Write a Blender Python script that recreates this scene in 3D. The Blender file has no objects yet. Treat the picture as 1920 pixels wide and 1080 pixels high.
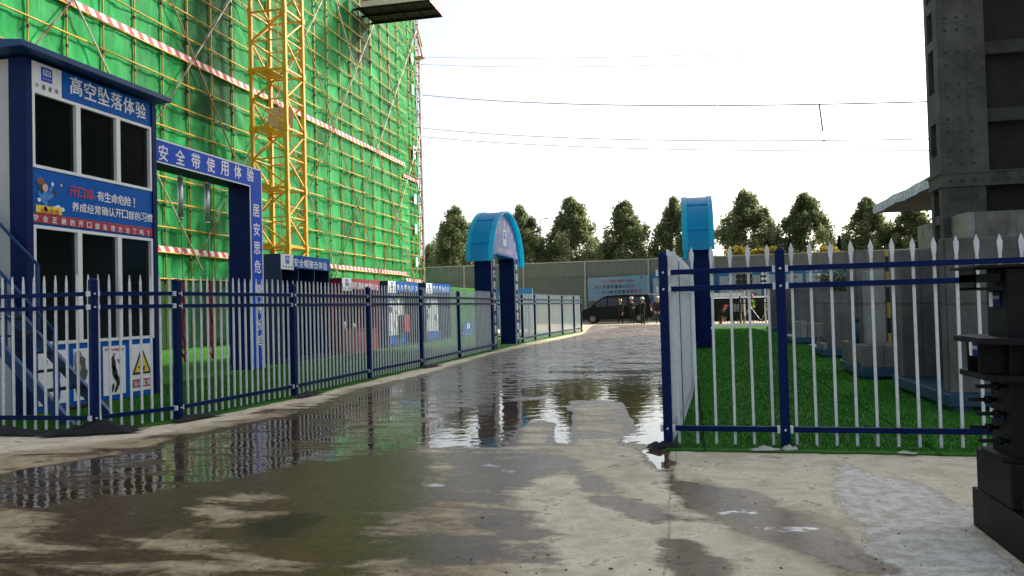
import bpy, bmesh, math, random
import numpy as np
from mathutils import Vector, Matrix
R = math.radians
PI = math.pi
random.seed(7)
rng = np.random.default_rng(7)
S = bpy.context.scene
COL = S.collection

# ------------------------------------------------------------------ camera
FPX, YAW, PITCH, ROLL, EYE = 1500.0, R(12.4), R(1.38), R(1.5), 1.33
cf = np.array([-math.sin(YAW) * math.cos(PITCH), math.cos(YAW) * math.cos(PITCH), math.sin(PITCH)])
_r = np.array([math.cos(YAW), math.sin(YAW), 0.0])
_u = np.cross(_r, cf)
cu = _u * math.cos(ROLL) + _r * math.sin(ROLL)
cr = _r * math.cos(ROLL) - _u * math.sin(ROLL)
cam = bpy.data.cameras.new('camera')
cam.sensor_width = 36.0
cam.lens = FPX / 1920 * 36
cam.clip_start = 0.05
cam.clip_end = 5000
camo = bpy.data.objects.new('camera', cam)
COL.objects.link(camo)
camo.matrix_world = Matrix(((cr[0], cu[0], -cf[0], 0), (cr[1], cu[1], -cf[1], 0), (cr[2], cu[2], -cf[2], EYE), (0, 0, 0, 1)))
S.camera = camo

# ------------------------------------------------------------------ world, sun, exposure
SUN_AZ, SUN_EL = 41.0, 34.0      # azimuth from +Y (down the road) towards +X
w = bpy.data.worlds.new('World')
S.world = w
w.use_nodes = True
nt = w.node_tree
bg = nt.nodes['Background']
sky = nt.nodes.new('ShaderNodeTexSky')
sky.sky_type = 'NISHITA'
sky.sun_disc = False
sky.sun_elevation = R(SUN_EL)
sky.sun_rotation = R(SUN_AZ)
sky.air_density = 1.0
sky.dust_density = 3.5
sky.ozone_density = 1.0
hz = nt.nodes.new('ShaderNodeHueSaturation')      # hazy air: the sky's blue is washed out
hz.inputs['Saturation'].default_value = 0.62
nt.links.new(sky.outputs[0], hz.inputs['Color'])
nt.links.new(hz.outputs[0], bg.inputs[0])
bg.inputs[1].default_value = 0.15
sl = bpy.data.lights.new('sun', 'SUN')
sl.energy = 3.2
sl.angle = R(5.0)
sl.color = (1.0, 0.93, 0.82)
so = bpy.data.objects.new('sun', sl)
COL.objects.link(so)
sd = Vector((math.sin(R(SUN_AZ)) * math.cos(R(SUN_EL)), math.cos(R(SUN_AZ)) * math.cos(R(SUN_EL)), math.sin(R(SUN_EL))))
so.rotation_euler = sd.to_track_quat('Z', 'Y').to_euler()
so.location = (20, 20, 60)
S.view_settings.view_transform = 'Standard'
S.view_settings.look = 'None'
S.view_settings.exposure = 0.80
S.view_settings.gamma = 1.0
S.cycles.max_bounces = 6
S.cycles.use_denoising = True

# ------------------------------------------------------------------ helpers
def ray(x, y):
    return cf + cr * (x - 960) / FPX - cu * (y - 540) / FPX
def at_z(x, y, z=0.0):
    d = ray(x, y); t = (z - EYE) / d[2]
    return Vector((d[0] * t, d[1] * t, z))
def at_x(x, y, X):
    d = ray(x, y); t = X / d[0]
    return Vector((X, d[1] * t, EYE + d[2] * t))
def at_y(x, y, Y):
    d = ray(x, y); t = Y / d[1]
    return Vector((d[0] * t, Y, EYE + d[2] * t))

def link(o, parent=None):
    COL.objects.link(o)
    if parent is not None:
        o.parent = parent
    return o
def tag(o, label=None, cat=None, group=None, kind=None):
    if label: o['label'] = label
    if cat: o['category'] = cat
    if group: o['group'] = group
    if kind: o['kind'] = kind
    return o
def thing(name, label, cat, loc=(0, 0, 0), rz=0.0, group=None):
    o = bpy.data.objects.new(name, None)
    o.empty_display_size = 0.3
    COL.objects.link(o)
    o.location = loc
    o.rotation_euler = (0, 0, rz)
    return tag(o, label, cat, group)

class MB:
    """collects shapes for one mesh; each face keeps a material slot"""
    def __init__(s):
        s.v = []; s.f = []; s.m = []; s.sm = []
    def add(s, vs, fs, m=0, sm=False):
        o = len(s.v)
        s.v += [tuple(p) for p in vs]
        s.f += [tuple(i + o for i in f) for f in fs]
        s.m += [m] * len(fs); s.sm += [sm] * len(fs)
        return s
    def box(s, x0, x1, y0, y1, z0, z1, m=0, b=0.0):
        if b > 0:
            return s.bevbox(x0, x1, y0, y1, z0, z1, b, m)
        vs = [(x, y, z) for z in (z0, z1) for y in (y0, y1) for x in (x0, x1)]
        return s.add(vs, [(0, 2, 3, 1), (4, 5, 7, 6), (0, 1, 5, 4), (2, 6, 7, 3), (0, 4, 6, 2), (1, 3, 7, 5)], m)
    def bevbox(s, x0, x1, y0, y1, z0, z1, b, m=0):
        bm = bmesh.new()
        bmesh.ops.create_cube(bm, size=1.0)
        for v in bm.verts:
            v.co = ((x0 + x1) / 2 + v.co.x * (x1 - x0), (y0 + y1) / 2 + v.co.y * (y1 - y0), (z0 + z1) / 2 + v.co.z * (z1 - z0))
        bmesh.ops.bevel(bm, geom=bm.edges[:], offset=b, segments=2, affect='EDGES', profile=0.5)
        bm.verts.index_update()
        s.add([v.co[:] for v in bm.verts], [[v.index for v in f.verts] for f in bm.faces], m)
        bm.free()
        return s
    def tube(s, a, b, r, n=8, r2=None, m=0, caps=True, sm=True):
        a = Vector(a); b = Vector(b); d = b - a
        if d.length < 1e-6: return s
        q = d.to_track_quat('Z', 'Y')
        r2 = r if r2 is None else r2
        vs = []
        for p, rr in ((a, r), (b, r2)):
            for i in range(n):
                t = 2 * PI * i / n
                vs.append(p + q @ Vector((math.cos(t) * rr, math.sin(t) * rr, 0)))
        s.add(vs, [(i, (i + 1) % n, n + (i + 1) % n, n + i) for i in range(n)], m, sm)
        if caps:
            o = len(s.v) - 2 * n
            s.f += [tuple(o + i for i in reversed(range(n))), tuple(o + n + i for i in range(n))]
            s.m += [m, m]; s.sm += [False, False]
        return s
    def path(s, pts, r, n=8, m=0):
        for a, b in zip(pts[:-1], pts[1:]):
            s.tube(a, b, r, n, m=m)
        return s
    def bar(s, a, b, wx, wy, m=0, up=(0, 0, 1)):
        """square bar from a to b"""
        a = Vector(a); b = Vector(b); d = (b - a).normalized()
        u = Vector(up)
        if abs(d.dot(u)) > 0.98: u = Vector((0, 1, 0))
        sx = d.cross(u).normalized(); sy = sx.cross(d).normalized()
        vs = []
        for p in (a, b):
            for i, j in ((-1, -1), (1, -1), (1, 1), (-1, 1)):
                vs.append(p + sx * (i * wx / 2) + sy * (j * wy / 2))
        return s.add(vs, [(3, 2, 1, 0), (4, 5, 6, 7), (0, 1, 5, 4), (1, 2, 6, 5), (2, 3, 7, 6), (3, 0, 4, 7)], m)
    def prism(s, poly, ext, m=0):
        """poly: 3d points in a plane, ext: vector"""
        n = len(poly); e = Vector(ext)
        vs = [Vector(p) for p in poly] + [Vector(p) + e for p in poly]
        return s.add(vs, [tuple(reversed(range(n))), tuple(range(n, 2 * n))] + [(i, (i + 1) % n, n + (i + 1) % n, n + i) for i in range(n)], m)
    def sphere(s, c, r, n=12, k=8, sz=None, m=0, zmin=-1.0):
        c = Vector(c); sz = sz or (1, 1, 1)
        vs = []; fs = []
        for j in range(k + 1):
            t = -PI / 2 + PI * j / k
            t = max(t, math.asin(max(-1, zmin)))
            for i in range(n):
                p = 2 * PI * i / n
                vs.append((c.x + r * sz[0] * math.cos(t) * math.cos(p), c.y + r * sz[1] * math.cos(t) * math.sin(p), c.z + r * sz[2] * math.sin(t)))
        for j in range(k):
            for i in range(n):
                fs.append((j * n + i, j * n + (i + 1) % n, (j + 1) * n + (i + 1) % n, (j + 1) * n + i))
        return s.add(vs, fs, m, True)
    def build(s, name, mats, parent=None, fix=True, loc=None):
        me = bpy.data.meshes.new(name)
        me.from_pydata(s.v, [], s.f)
        if not isinstance(mats, (list, tuple)): mats = [mats]
        for x in mats: me.materials.append(x)
        me.polygons.foreach_set('material_index', s.m)
        me.polygons.foreach_set('use_smooth', s.sm)
        if fix:
            bm = bmesh.new(); bm.from_mesh(me)
            bmesh.ops.recalc_face_normals(bm, faces=bm.faces)
            bm.to_mesh(me); bm.free()
        me.update()
        o = link(bpy.data.objects.new(name, me), parent)
        if loc is not None: o.location = loc
        return o

# ------------------------------------------------------------------ materials
MATS = {}
def mat(name, c, rough=0.6, metal=0.0, var=0.25, scale=3.0, bump=0.0, bscale=40.0, c2=None, spec=0.5, streak=0.0, coat=0.0):
    """painted / raw surface with uneven colour, uneven gloss and a little relief"""
    if name in MATS: return MATS[name]
    m = bpy.data.materials.new(name); m.use_nodes = True
    t = m.node_tree; N = t.nodes; L = t.links
    p = N['Principled BSDF']
    tc = N.new('ShaderNodeTexCoord')
    geo = N.new('ShaderNodeNewGeometry')
    n1 = N.new('ShaderNodeTexNoise'); n1.inputs['Scale'].default_value = scale; n1.inputs['Detail'].default_value = 6; n1.inputs['Roughness'].default_value = 0.65
    L.new(geo.outputs['Position'], n1.inputs['Vector'])
    fac = n1.outputs[0]
    if streak > 0:
        mp = N.new('ShaderNodeMapping'); mp.inputs['Scale'].default_value = (7, 7, 0.5)
        L.new(geo.outputs['Position'], mp.inputs[0])
        n3 = N.new('ShaderNodeTexNoise'); n3.inputs['Scale'].default_value = 1.0; n3.inputs['Detail'].default_value = 4
        L.new(mp.outputs[0], n3.inputs['Vector'])
        mm = N.new('ShaderNodeMix'); mm.inputs[0].default_value = streak
        L.new(fac, mm.inputs[2]); L.new(n3.outputs[0], mm.inputs[3]); fac = mm.outputs[0]
    rmp = N.new('ShaderNodeValToRGB')
    rmp.color_ramp.elements[0].position = 0.3; rmp.color_ramp.elements[1].position = 0.72
    a = c2 if c2 else tuple(x * (1 - var) for x in c)
    rmp.color_ramp.elements[0].color = (*a, 1); rmp.color_ramp.elements[1].color = (*c, 1)
    L.new(fac, rmp.inputs[0]); L.new(rmp.outputs[0], p.inputs['Base Color'])
    mr = N.new('ShaderNodeMapRange'); mr.inputs[3].default_value = min(1, rough * 1.2); mr.inputs[4].default_value = rough * 0.8
    L.new(n1.outputs[0], mr.inputs[0]); L.new(mr.outputs[0], p.inputs['Roughness'])
    p.inputs['Metallic'].default_value = metal
    p.inputs['Specular IOR Level'].default_value = spec
    p.inputs['Coat Weight'].default_value = coat
    if bump > 0:
        n2 = N.new('ShaderNodeTexNoise'); n2.inputs['Scale'].default_value = bscale; n2.inputs['Detail'].default_value = 5
        L.new(geo.outputs['Position'], n2.inputs['Vector'])
        b = N.new('ShaderNodeBump'); b.inputs['Strength'].default_value = bump; b.inputs['Distance'].default_value = 0.02
        L.new(n2.outputs[0], b.inputs['Height']); L.new(b.outputs[0], p.inputs['Normal'])
    MATS[name] = m
    return m

M_blue = mat('navy painted steel', (0.002, 0.014, 0.082), 0.55, var=0.3, spec=0.1)
M_sign = mat('blue sign film', (0.001, 0.105, 0.42), 0.55, var=0.2, spec=0.08)
M_royal = mat('royal blue sign film', (0.004, 0.075, 0.55), 0.55, var=0.2, spec=0.1)
M_teal = mat('dark teal blue panel', (0.002, 0.025, 0.075), 0.5, var=0.25, spec=0.25)
M_stair = mat('blue stair steel', (0.004, 0.05, 0.17), 0.45, var=0.3, spec=0.3)
M_white = mat('white film', (0.75, 0.76, 0.78), 0.5, var=0.1)
M_frame = mat('white window frame', (0.72, 0.75, 0.74), 0.4, var=0.1)
M_galv = mat('galvanised picket', (0.70, 0.735, 0.74), 0.5, metal=0.05, var=0.25, scale=14)
M_hutwall = mat('light grey sandwich panel', (0.42, 0.44, 0.44), 0.6, var=0.1)
M_glass = mat('dark window glass', (0.004, 0.006, 0.006), 0.12, var=0.2, spec=0.35)
M_red = mat('red film', (0.34, 0.012, 0.035), 0.5, var=0.2)
M_redbooth = mat('dark red panel', (0.22, 0.008, 0.014), 0.5, var=0.25)
M_redtxt = mat('red lettering', (0.45, 0.012, 0.03), 0.5, var=0.1)
M_black = mat('black film', (0.008, 0.008, 0.009), 0.55, var=0.3)
M_yel = mat('yellow film', (0.75, 0.55, 0.02), 0.5, var=0.1)
M_pole = mat('yellow painted scaffold tube', (0.75, 0.42, 0.03), 0.45, var=0.45, scale=2.2)
M_coupler = mat('rusty scaffold coupler', (0.07, 0.045, 0.03), 0.7, var=0.4)
M_crane = mat('yellow crane paint', (0.78, 0.40, 0.006), 0.4, var=0.35, scale=2.0)
M_cranebox = mat('beige crane sign sheet', (0.62, 0.52, 0.33), 0.6, var=0.2)
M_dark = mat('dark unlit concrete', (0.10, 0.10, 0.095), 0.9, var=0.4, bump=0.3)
M_steel = mat('dark primed steel', (0.005, 0.0055, 0.006), 0.6, var=0.35, bump=0.15, spec=0.2)
M_silver = mat('silver tube', (0.55, 0.57, 0.58), 0.3, metal=0.7, var=0.2)
M_strap = mat('red webbing', (0.35, 0.02, 0.02), 0.8, var=0.4)
M_rust = mat('weathered timber', (0.42, 0.30, 0.15), 0.8, var=0.4, streak=0.5)
M_fabric = mat('black ground fabric', (0.008, 0.008, 0.009), 0.9, var=0.4, bump=0.4)
M_rag = mat('dirty white plastic scrap', (0.55, 0.52, 0.45), 0.6, var=0.3)
M_plate = mat('blue steel base plate', (0.008, 0.06, 0.11), 0.5, var=0.3, scale=6)
M_wallgrey = mat('grey corrugated hoarding', (0.185, 0.195, 0.192), 0.7, var=0.2, streak=0.6)
M_wallpost = mat('pale hoarding post', (0.55, 0.56, 0.54), 0.6, var=0.2)
M_wire = mat('power cable', (0.10, 0.105, 0.115), 0.9)
M_van = mat('black van paint', (0.003, 0.003, 0.0035), 0.4, var=0.2, spec=0.2)
M_vglass = mat('van window glass', (0.01, 0.012, 0.014), 0.05)
M_tyre = mat('tyre rubber', (0.01, 0.01, 0.01), 0.85)
M_chrome = mat('bright trim', (0.6, 0.6, 0.62), 0.25, metal=0.8)
M_lampred = mat('red lamp lens', (0.4, 0.01, 0.015), 0.2)
M_skin = mat('skin', (0.42, 0.24, 0.16), 0.6, var=0.15)
M_cloth1 = mat('black cloth', (0.010, 0.010, 0.013), 0.85, var=0.4)
M_cloth2 = mat('dark olive cloth', (0.028, 0.026, 0.016), 0.85, var=0.4)
M_cloth3 = mat('dark navy cloth', (0.010, 0.013, 0.025), 0.85, var=0.4)
M_helw = mat('white helmet shell', (0.78, 0.78, 0.78), 0.3, var=0.08)
M_hely = mat('orange yellow helmet shell', (0.75, 0.33, 0.03), 0.3, var=0.08)
M_helr = mat('red helmet shell', (0.5, 0.02, 0.03), 0.3, var=0.08)
M_vest = mat('fluorescent vest', (0.45, 0.75, 0.03), 0.7, var=0.15)
M_bark = mat('bark', (0.07, 0.055, 0.04), 0.9, bump=0.5, bscale=20)
M_bannerframe = mat('canopy banner film', (0.42, 0.50, 0.66), 0.6, var=0.35, scale=1.2)
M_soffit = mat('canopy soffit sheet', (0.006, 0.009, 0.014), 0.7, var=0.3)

def concrete(name, c, seams=0.0):
    m = mat(name, c, 0.85, var=0.38, scale=1.3, bump=0.35, bscale=30, streak=0.45)
    if seams:
        # formwork joints and rain stains
        t = m.node_tree; N = t.nodes; L = t.links; p = N['Principled BSDF']; src = p.inputs['Base Color'].links[0].from_socket
        g = N.new('ShaderNodeNewGeometry'); sp = N.new('ShaderNodeSeparateXYZ'); L.new(g.outputs['Position'], sp.inputs[0])
        def M(op, a, b):
            n = N.new('ShaderNodeMath'); n.operation = op
            for i, x in enumerate((a, b)):
                if isinstance(x, (int, float)): n.inputs[i].default_value = x
                else: L.new(x, n.inputs[i])
            return n.outputs[0]
        xy = M('ADD', sp.outputs[0], sp.outputs[1])
        ln = M('MAXIMUM', M('LESS_THAN', M('FRACT', M('DIVIDE', sp.outputs[2], seams), 0), 0.022), M('LESS_THAN', M('FRACT', M('DIVIDE', xy, seams * 0.62), 0), 0.025))
        nz = N.new('ShaderNodeTexNoise'); nz.inputs['Scale'].default_value = 0.5; nz.inputs['Detail'].default_value = 8; nz.inputs['Roughness'].default_value = 0.7; L.new(g.outputs['Position'], nz.inputs['Vector'])
        mr = N.new('ShaderNodeMapRange'); mr.inputs[1].default_value = 0.38; mr.inputs[2].default_value = 0.62; mr.inputs[3].default_value = 0.55; mr.inputs[4].default_value = 1.25; L.new(nz.outputs[0], mr.inputs[0])
        k = M('MULTIPLY', M('SUBTRACT', 1.0, M('MULTIPLY', ln, 0.45)), mr.outputs[0])
        mx = N.new('ShaderNodeMix'); mx.data_type = 'RGBA'; mx.blend_type = 'MULTIPLY'; mx.inputs[0].default_value = 1.0
        L.new(src, mx.inputs[6]); L.new(k, mx.inputs[7]); L.new(mx.outputs[2], p.inputs['Base Color'])
    return m
M_conc = concrete('cast concrete', (0.165, 0.158, 0.142), 1.22)
M_conc2 = concrete('pale cast concrete', (0.27, 0.26, 0.235), 1.22)
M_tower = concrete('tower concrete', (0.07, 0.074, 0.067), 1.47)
M_towerdark = concrete('shade painted tower recess', (0.004, 0.0045, 0.0045))  # near black: the shade inside the bays is put into the colour

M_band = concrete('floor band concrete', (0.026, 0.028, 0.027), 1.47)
def stripes(name, ca, cb, period, slant, axis=1):
    m = bpy.data.materials.new(name); m.use_nodes = True
    t = m.node_tree; N = t.nodes; L = t.links; p = N['Principled BSDF']
    g = N.new('ShaderNodeNewGeometry'); sp = N.new('ShaderNodeSeparateXYZ'); L.new(g.outputs['Position'], sp.inputs[0])
    a = N.new('ShaderNodeMath'); a.operation = 'MULTIPLY_ADD'; a.inputs[1].default_value = slant
    L.new(sp.outputs[2], a.inputs[0]); L.new(sp.outputs[axis], a.inputs[2])
    d = N.new('ShaderNodeMath'); d.operation = 'DIVIDE'; d.inputs[1].default_value = period; L.new(a.outputs[0], d.inputs[0])
    fr = N.new('ShaderNodeMath'); fr.operation = 'FRACT'; L.new(d.outputs[0], fr.inputs[0])
    gt = N.new('ShaderNodeMath'); gt.operation = 'GREATER_THAN'; gt.inputs[1].default_value = 0.5; L.new(fr.outputs[0], gt.inputs[0])
    nz = N.new('ShaderNodeTexNoise'); nz.inputs['Scale'].default_value = 3.0; nz.inputs['Detail'].default_value = 5; L.new(g.outputs['Position'], nz.inputs['Vector'])
    mx = N.new('ShaderNodeMix'); mx.data_type = 'RGBA'; L.new(gt.outputs[0], mx.inputs[0])
    mx.inputs[6].default_value = (*ca, 1); mx.inputs[7].default_value = (*cb, 1)
    mu = N.new('ShaderNodeMix'); mu.data_type = 'RGBA'; mu.blend_type = 'MULTIPLY'; mu.inputs[0].default_value = 0.5
    L.new(mx.outputs[2], mu.inputs[6]); L.new(nz.outputs[0], mu.inputs[7])
    L.new(mu.outputs[2], p.inputs['Base Color']); p.inputs['Roughness'].default_value = 0.6
    return m
M_toe = stripes('red and white toe board', (0.62, 0.05, 0.06), (0.85, 0.82, 0.78), 0.56, 0.8)
M_brace = stripes('faded red and white brace tube', (0.50, 0.25, 0.17), (0.74, 0.66, 0.54), 1.5, 0.8)
M_ybk = stripes('yellow and black corner strip', (0.55, 0.38, 0.06), (0.01, 0.01, 0.01), 0.01, 1.0)
M_hazpole = stripes('red and white corner tube', (0.55, 0.06, 0.06), (0.75, 0.72, 0.68), 0.01, 1.0)
for _m, _p in ((M_ybk, 0.5), (M_hazpole, 1.0)):
    for n in _m.node_tree.nodes:
        if n.type == 'MATH' and n.operation == 'DIVIDE': n.inputs[1].default_value = _p
        if n.type == 'MATH' and n.operation == 'MULTIPLY_ADD':
            n.inputs[1].default_value = 1.0
            for l in list(n.inputs[2].links): _m.node_tree.links.remove(l)
            n.inputs[2].default_value = 0.0

def net_material():
    m = bpy.data.materials.new('green debris net'); m.use_nodes = True
    t = m.node_tree; N = t.nodes; L = t.links; p = N['Principled BSDF']; out = N['Material Output']
    at = N.new('ShaderNodeAttribute'); at.attribute_name = 'tint'
    g = N.new('ShaderNodeNewGeometry')
    mp = N.new('ShaderNodeMapping'); mp.inputs['Scale'].default_value = (1, 1.6, 0.45); L.new(g.outputs['Position'], mp.inputs[0])
    nz = N.new('ShaderNodeTexNoise'); nz.inputs['Scale'].default_value = 1.4; nz.inputs['Detail'].default_value = 7; nz.inputs['Roughness'].default_value = 0.62; nz.inputs['Distortion'].default_value = 0.7
    L.new(mp.outputs[0], nz.inputs['Vector'])
    rp = N.new('ShaderNodeValToRGB'); e = rp.color_ramp.elements
    e[0].position = 0.28; e[0].color = (0.008, 0.20, 0.045, 1); e[1].position = 0.75; e[1].color = (0.024, 0.52, 0.125, 1)
    L.new(nz.outputs[0], rp.inputs[0])
    mu = N.new('ShaderNodeMix'); mu.data_type = 'RGBA'; mu.blend_type = 'MULTIPLY'; mu.inputs[0].default_value = 1.0
    L.new(rp.outputs[0], mu.inputs[6]); L.new(at.outputs['Color'], mu.inputs[7])
    mp3 = N.new('ShaderNodeMapping'); mp3.inputs['Scale'].default_value = (1, 0.5, 0.12); L.new(g.outputs['Position'], mp3.inputs[0])
    du = N.new('ShaderNodeTexNoise'); du.inputs['Scale'].default_value = 1.0; du.inputs['Detail'].default_value = 6; L.new(mp3.outputs[0], du.inputs['Vector'])
    dr = N.new('ShaderNodeMapRange'); dr.inputs[1].default_value = 0.5; dr.inputs[2].default_value = 0.75; dr.inputs[4].default_value = 0.45; L.new(du.outputs[0], dr.inputs[0])
    dm = N.new('ShaderNodeMix'); dm.data_type = 'RGBA'; dm.inputs[7].default_value = (0.10, 0.33, 0.15, 1); L.new(dr.outputs[0], dm.inputs[0]); L.new(rp.outputs[0], dm.inputs[6]); L.new(dm.outputs[2], mu.inputs[6])
    L.new(mu.outputs[2], p.inputs['Base Color']); p.inputs['Roughness'].default_value = 0.75; p.inputs['Specular IOR Level'].default_value = 0.25
    b = N.new('ShaderNodeBump'); b.inputs['Strength'].default_value = 0.5; b.inputs['Distance'].default_value = 0.12
    L.new(nz.outputs[0], b.inputs['Height']); L.new(b.outputs[0], p.inputs['Normal'])
    tr = N.new('ShaderNodeBsdfTranslucent'); L.new(mu.outputs[2], tr.inputs[0])
    ms = N.new('ShaderNodeMixShader'); ms.inputs[0].default_value = 0.2
    L.new(p.outputs[0], ms.inputs[1]); L.new(tr.outputs[0], ms.inputs[2]); L.new(ms.outputs[0], out.inputs[0])
    return m
M_net = net_material()

def acrylic(name, c):
    m = bpy.data.materials.new(name); m.use_nodes = True
    t = m.node_tree; N = t.nodes; L = t.links; p = N['Principled BSDF']; out = N['Material Output']
    p.inputs['Base Color'].default_value = (*c, 1); p.inputs['Roughness'].default_value = 0.25
    g = N.new('ShaderNodeNewGeometry'); nz = N.new('ShaderNodeTexNoise'); nz.inputs['Scale'].default_value = 2.0
    L.new(g.outputs['Position'], nz.inputs['Vector'])
    rp = N.new('ShaderNodeValToRGB'); rp.color_ramp.elements[0].color = (*[x * 0.8 for x in c], 1); rp.color_ramp.elements[1].color = (*c, 1)
    L.new(nz.outputs[0], rp.inputs[0]); L.new(rp.outputs[0], p.inputs['Base Color'])
    tr = N.new('ShaderNodeBsdfTranslucent'); L.new(rp.outputs[0], tr.inputs[0])
    ms = N.new('ShaderNodeMixShader'); ms.inputs[0].default_value = 0.65
    L.new(p.outputs[0], ms.inputs[1]); L.new(tr.outputs[0], ms.inputs[2]); L.new(ms.outputs[0], out.inputs[0])
    return m
M_acr = acrylic('blue translucent roof sheet', (0.01, 0.60, 0.92))
M_acr2 = acrylic('cyan translucent edge strip', (0.04, 0.74, 0.94))

def leaf_material(name, a, b):
    m = bpy.data.materials.new(name); m.use_nodes = True
    t = m.node_tree; N = t.nodes; L = t.links; p = N['Principled BSDF']; out = N['Material Output']
    g = N.new('ShaderNodeNewGeometry'); oi = N.new('ShaderNodeObjectInfo')
    nz = N.new('ShaderNodeTexNoise'); nz.inputs['Scale'].default_value = 0.9; nz.inputs['Detail'].default_value = 4
    L.new(g.outputs['Position'], nz.inputs['Vector'])
    ad = N.new('ShaderNodeMath'); ad.operation = 'MULTIPLY_ADD'; ad.inputs[1].default_value = 0.35
    rn = N.new('ShaderNodeMath'); rn.operation = 'ADD'; rn.inputs[1].default_value = -0.18
    L.new(g.outputs['Random Per Island'], ad.inputs[0]); L.new(nz.outputs[0], rn.inputs[0]); L.new(rn.outputs[0], ad.inputs[2])
    rp = N.new('ShaderNodeValToRGB'); rp.color_ramp.elements[0].position = 0.25; rp.color_ramp.elements[1].position = 0.75
    rp.color_ramp.elements[0].color = (*a, 1); rp.color_ramp.elements[1].color = (*b, 1)
    L.new(ad.outputs[0], rp.inputs[0]); L.new(rp.outputs[0], p.inputs['Base Color']); p.inputs['Roughness'].default_value = 0.55
    tr = N.new('ShaderNodeBsdfTranslucent'); L.new(rp.outputs[0], tr.inputs[0])
    ms = N.new('ShaderNodeMixShader'); ms.inputs[0].default_value = 0.6
    L.new(p.outputs[0], ms.inputs[1]); L.new(tr.outputs[0], ms.inputs[2]); L.new(ms.outputs[0], out.inputs[0])
    return m
M_leaf = leaf_material('poplar leaves', (0.12, 0.155, 0.075), (0.31, 0.35, 0.155))
M_leafy = leaf_material('yellow leaves', (0.20, 0.17, 0.02), (0.45, 0.37, 0.05))
M_leafd = leaf_material('dark conifer needles', (0.02, 0.035, 0.022), (0.05, 0.075, 0.045))

def turf_material():
    m = bpy.data.materials.new('artificial turf'); m.use_nodes = True
    t = m.node_tree; N = t.nodes; L = t.links; p = N['Principled BSDF']
    g = N.new('ShaderNodeNewGeometry')
    n1 = N.new('ShaderNodeTexNoise'); n1.inputs['Scale'].default_value = 1.2; n1.inputs['Detail'].default_value = 6
    n2 = N.new('ShaderNodeTexNoise'); n2.inputs['Scale'].default_value = 90; n2.inputs['Detail'].default_value = 3
    mp = N.new('ShaderNodeMapping'); mp.inputs['Scale'].default_value = (1, 1, 0.3); L.new(g.outputs['Position'], mp.inputs[0])
    L.new(g.outputs['Position'], n1.inputs['Vector']); L.new(mp.outputs[0], n2.inputs['Vector'])
    mx = N.new('ShaderNodeMix'); mx.inputs[0].default_value = 0.55; L.new(n1.outputs[0], mx.inputs[2]); L.new(n2.outputs[0], mx.inputs[3])
    rp = N.new('ShaderNodeValToRGB'); rp.color_ramp.elements[0].position = 0.3; rp.color_ramp.elements[1].position = 0.7
    rp.color_ramp.elements[0].color = (0.024, 0.115, 0.013, 1); rp.color_ramp.elements[1].color = (0.072, 0.265, 0.030, 1)
    L.new(mx.outputs[0], rp.inputs[0]); p.inputs['Roughness'].default_value = 0.9; p.inputs['Specular IOR Level'].default_value = 0.15
    # strips of turf laid side by side: dark seams and a slightly different pile in each
    sp = N.new('ShaderNodeSeparateXYZ'); L.new(g.outputs['Position'], sp.inputs[0])
    def M(op, a, b):
        n = N.new('ShaderNodeMath'); n.operation = op
        for i, x in enumerate((a, b)):
            if isinstance(x, (int, float)): n.inputs[i].default_value = x
            else: L.new(x, n.inputs[i])
        return n.outputs[0]
    u = M('DIVIDE', M('ADD', M('ADD', sp.outputs[0], M('MULTIPLY', n1.outputs[0], 0.12)), 100.55), 1.9)
    wn = N.new('ShaderNodeTexWhiteNoise'); wn.noise_dimensions = '1D'; L.new(M('FLOOR', u, 0), wn.inputs['W'])
    k = M('MULTIPLY', M('SUBTRACT', 1.0, M('MULTIPLY', M('LESS_THAN', M('FRACT', u, 0), 0.016), 0.65)), M('ADD', M('MULTIPLY', wn.outputs[0], 0.35), 0.82))
    mk = N.new('ShaderNodeMix'); mk.data_type = 'RGBA'; mk.blend_type = 'MULTIPLY'; mk.inputs[0].default_value = 1.0
    L.new(rp.outputs[0], mk.inputs[6]); L.new(k, mk.inputs[7]); L.new(mk.outputs[2], p.inputs['Base Color'])
    b = N.new('ShaderNodeBump'); b.inputs['Strength'].default_value = 0.8; b.inputs['Distance'].default_value = 0.03
    L.new(n2.outputs[0], b.inputs['Height']); L.new(b.outputs[0], p.inputs['Normal'])
    return m
M_turf = turf_material()

# ------------------------------------------------------------------ lettering
_glyph = {}
_pend = []
def glyph(ch):
    """outline mesh of one character, centred, in a 1 x 1 cell"""
    if ch in _glyph: return _glyph[ch]
    cu_ = bpy.data.curves.new('glyph', 'FONT')
    cu_.body = ch; cu_.size = 1.0; cu_.resolution_u = 2; cu_.offset = 0.0
    cu_.align_x = 'CENTER'
    o = bpy.data.objects.new('glyph', cu_); COL.objects.link(o)
    bpy.context.view_layer.update()
    me = bpy.data.meshes.new_from_object(o.evaluated_get(bpy.context.evaluated_depsgraph_get()))
    vs = [v.co.copy() for v in me.vertices]; fs = [tuple(p.vertices) for p in me.polygons]
    bpy.data.objects.remove(o); bpy.data.curves.remove(cu_); bpy.data.meshes.remove(me)
    if vs:
        y0 = min(v.y for v in vs); y1 = max(v.y for v in vs)
        x0 = min(v.x for v in vs); x1 = max(v.x for v in vs)
        wide = ord(ch) > 0x2e80
        sc = 0.92 / max(y1 - y0, x1 - x0) if wide and ch not in '一，、。' else 1.0
        cy = (y0 + y1) / 2 if wide else 0.36
        vs = [((v.x - (x0 + x1) / 2) * sc, (v.y - cy) * sc) for v in vs]
    _glyph[ch] = (vs, fs)
    return _glyph[ch]
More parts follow.
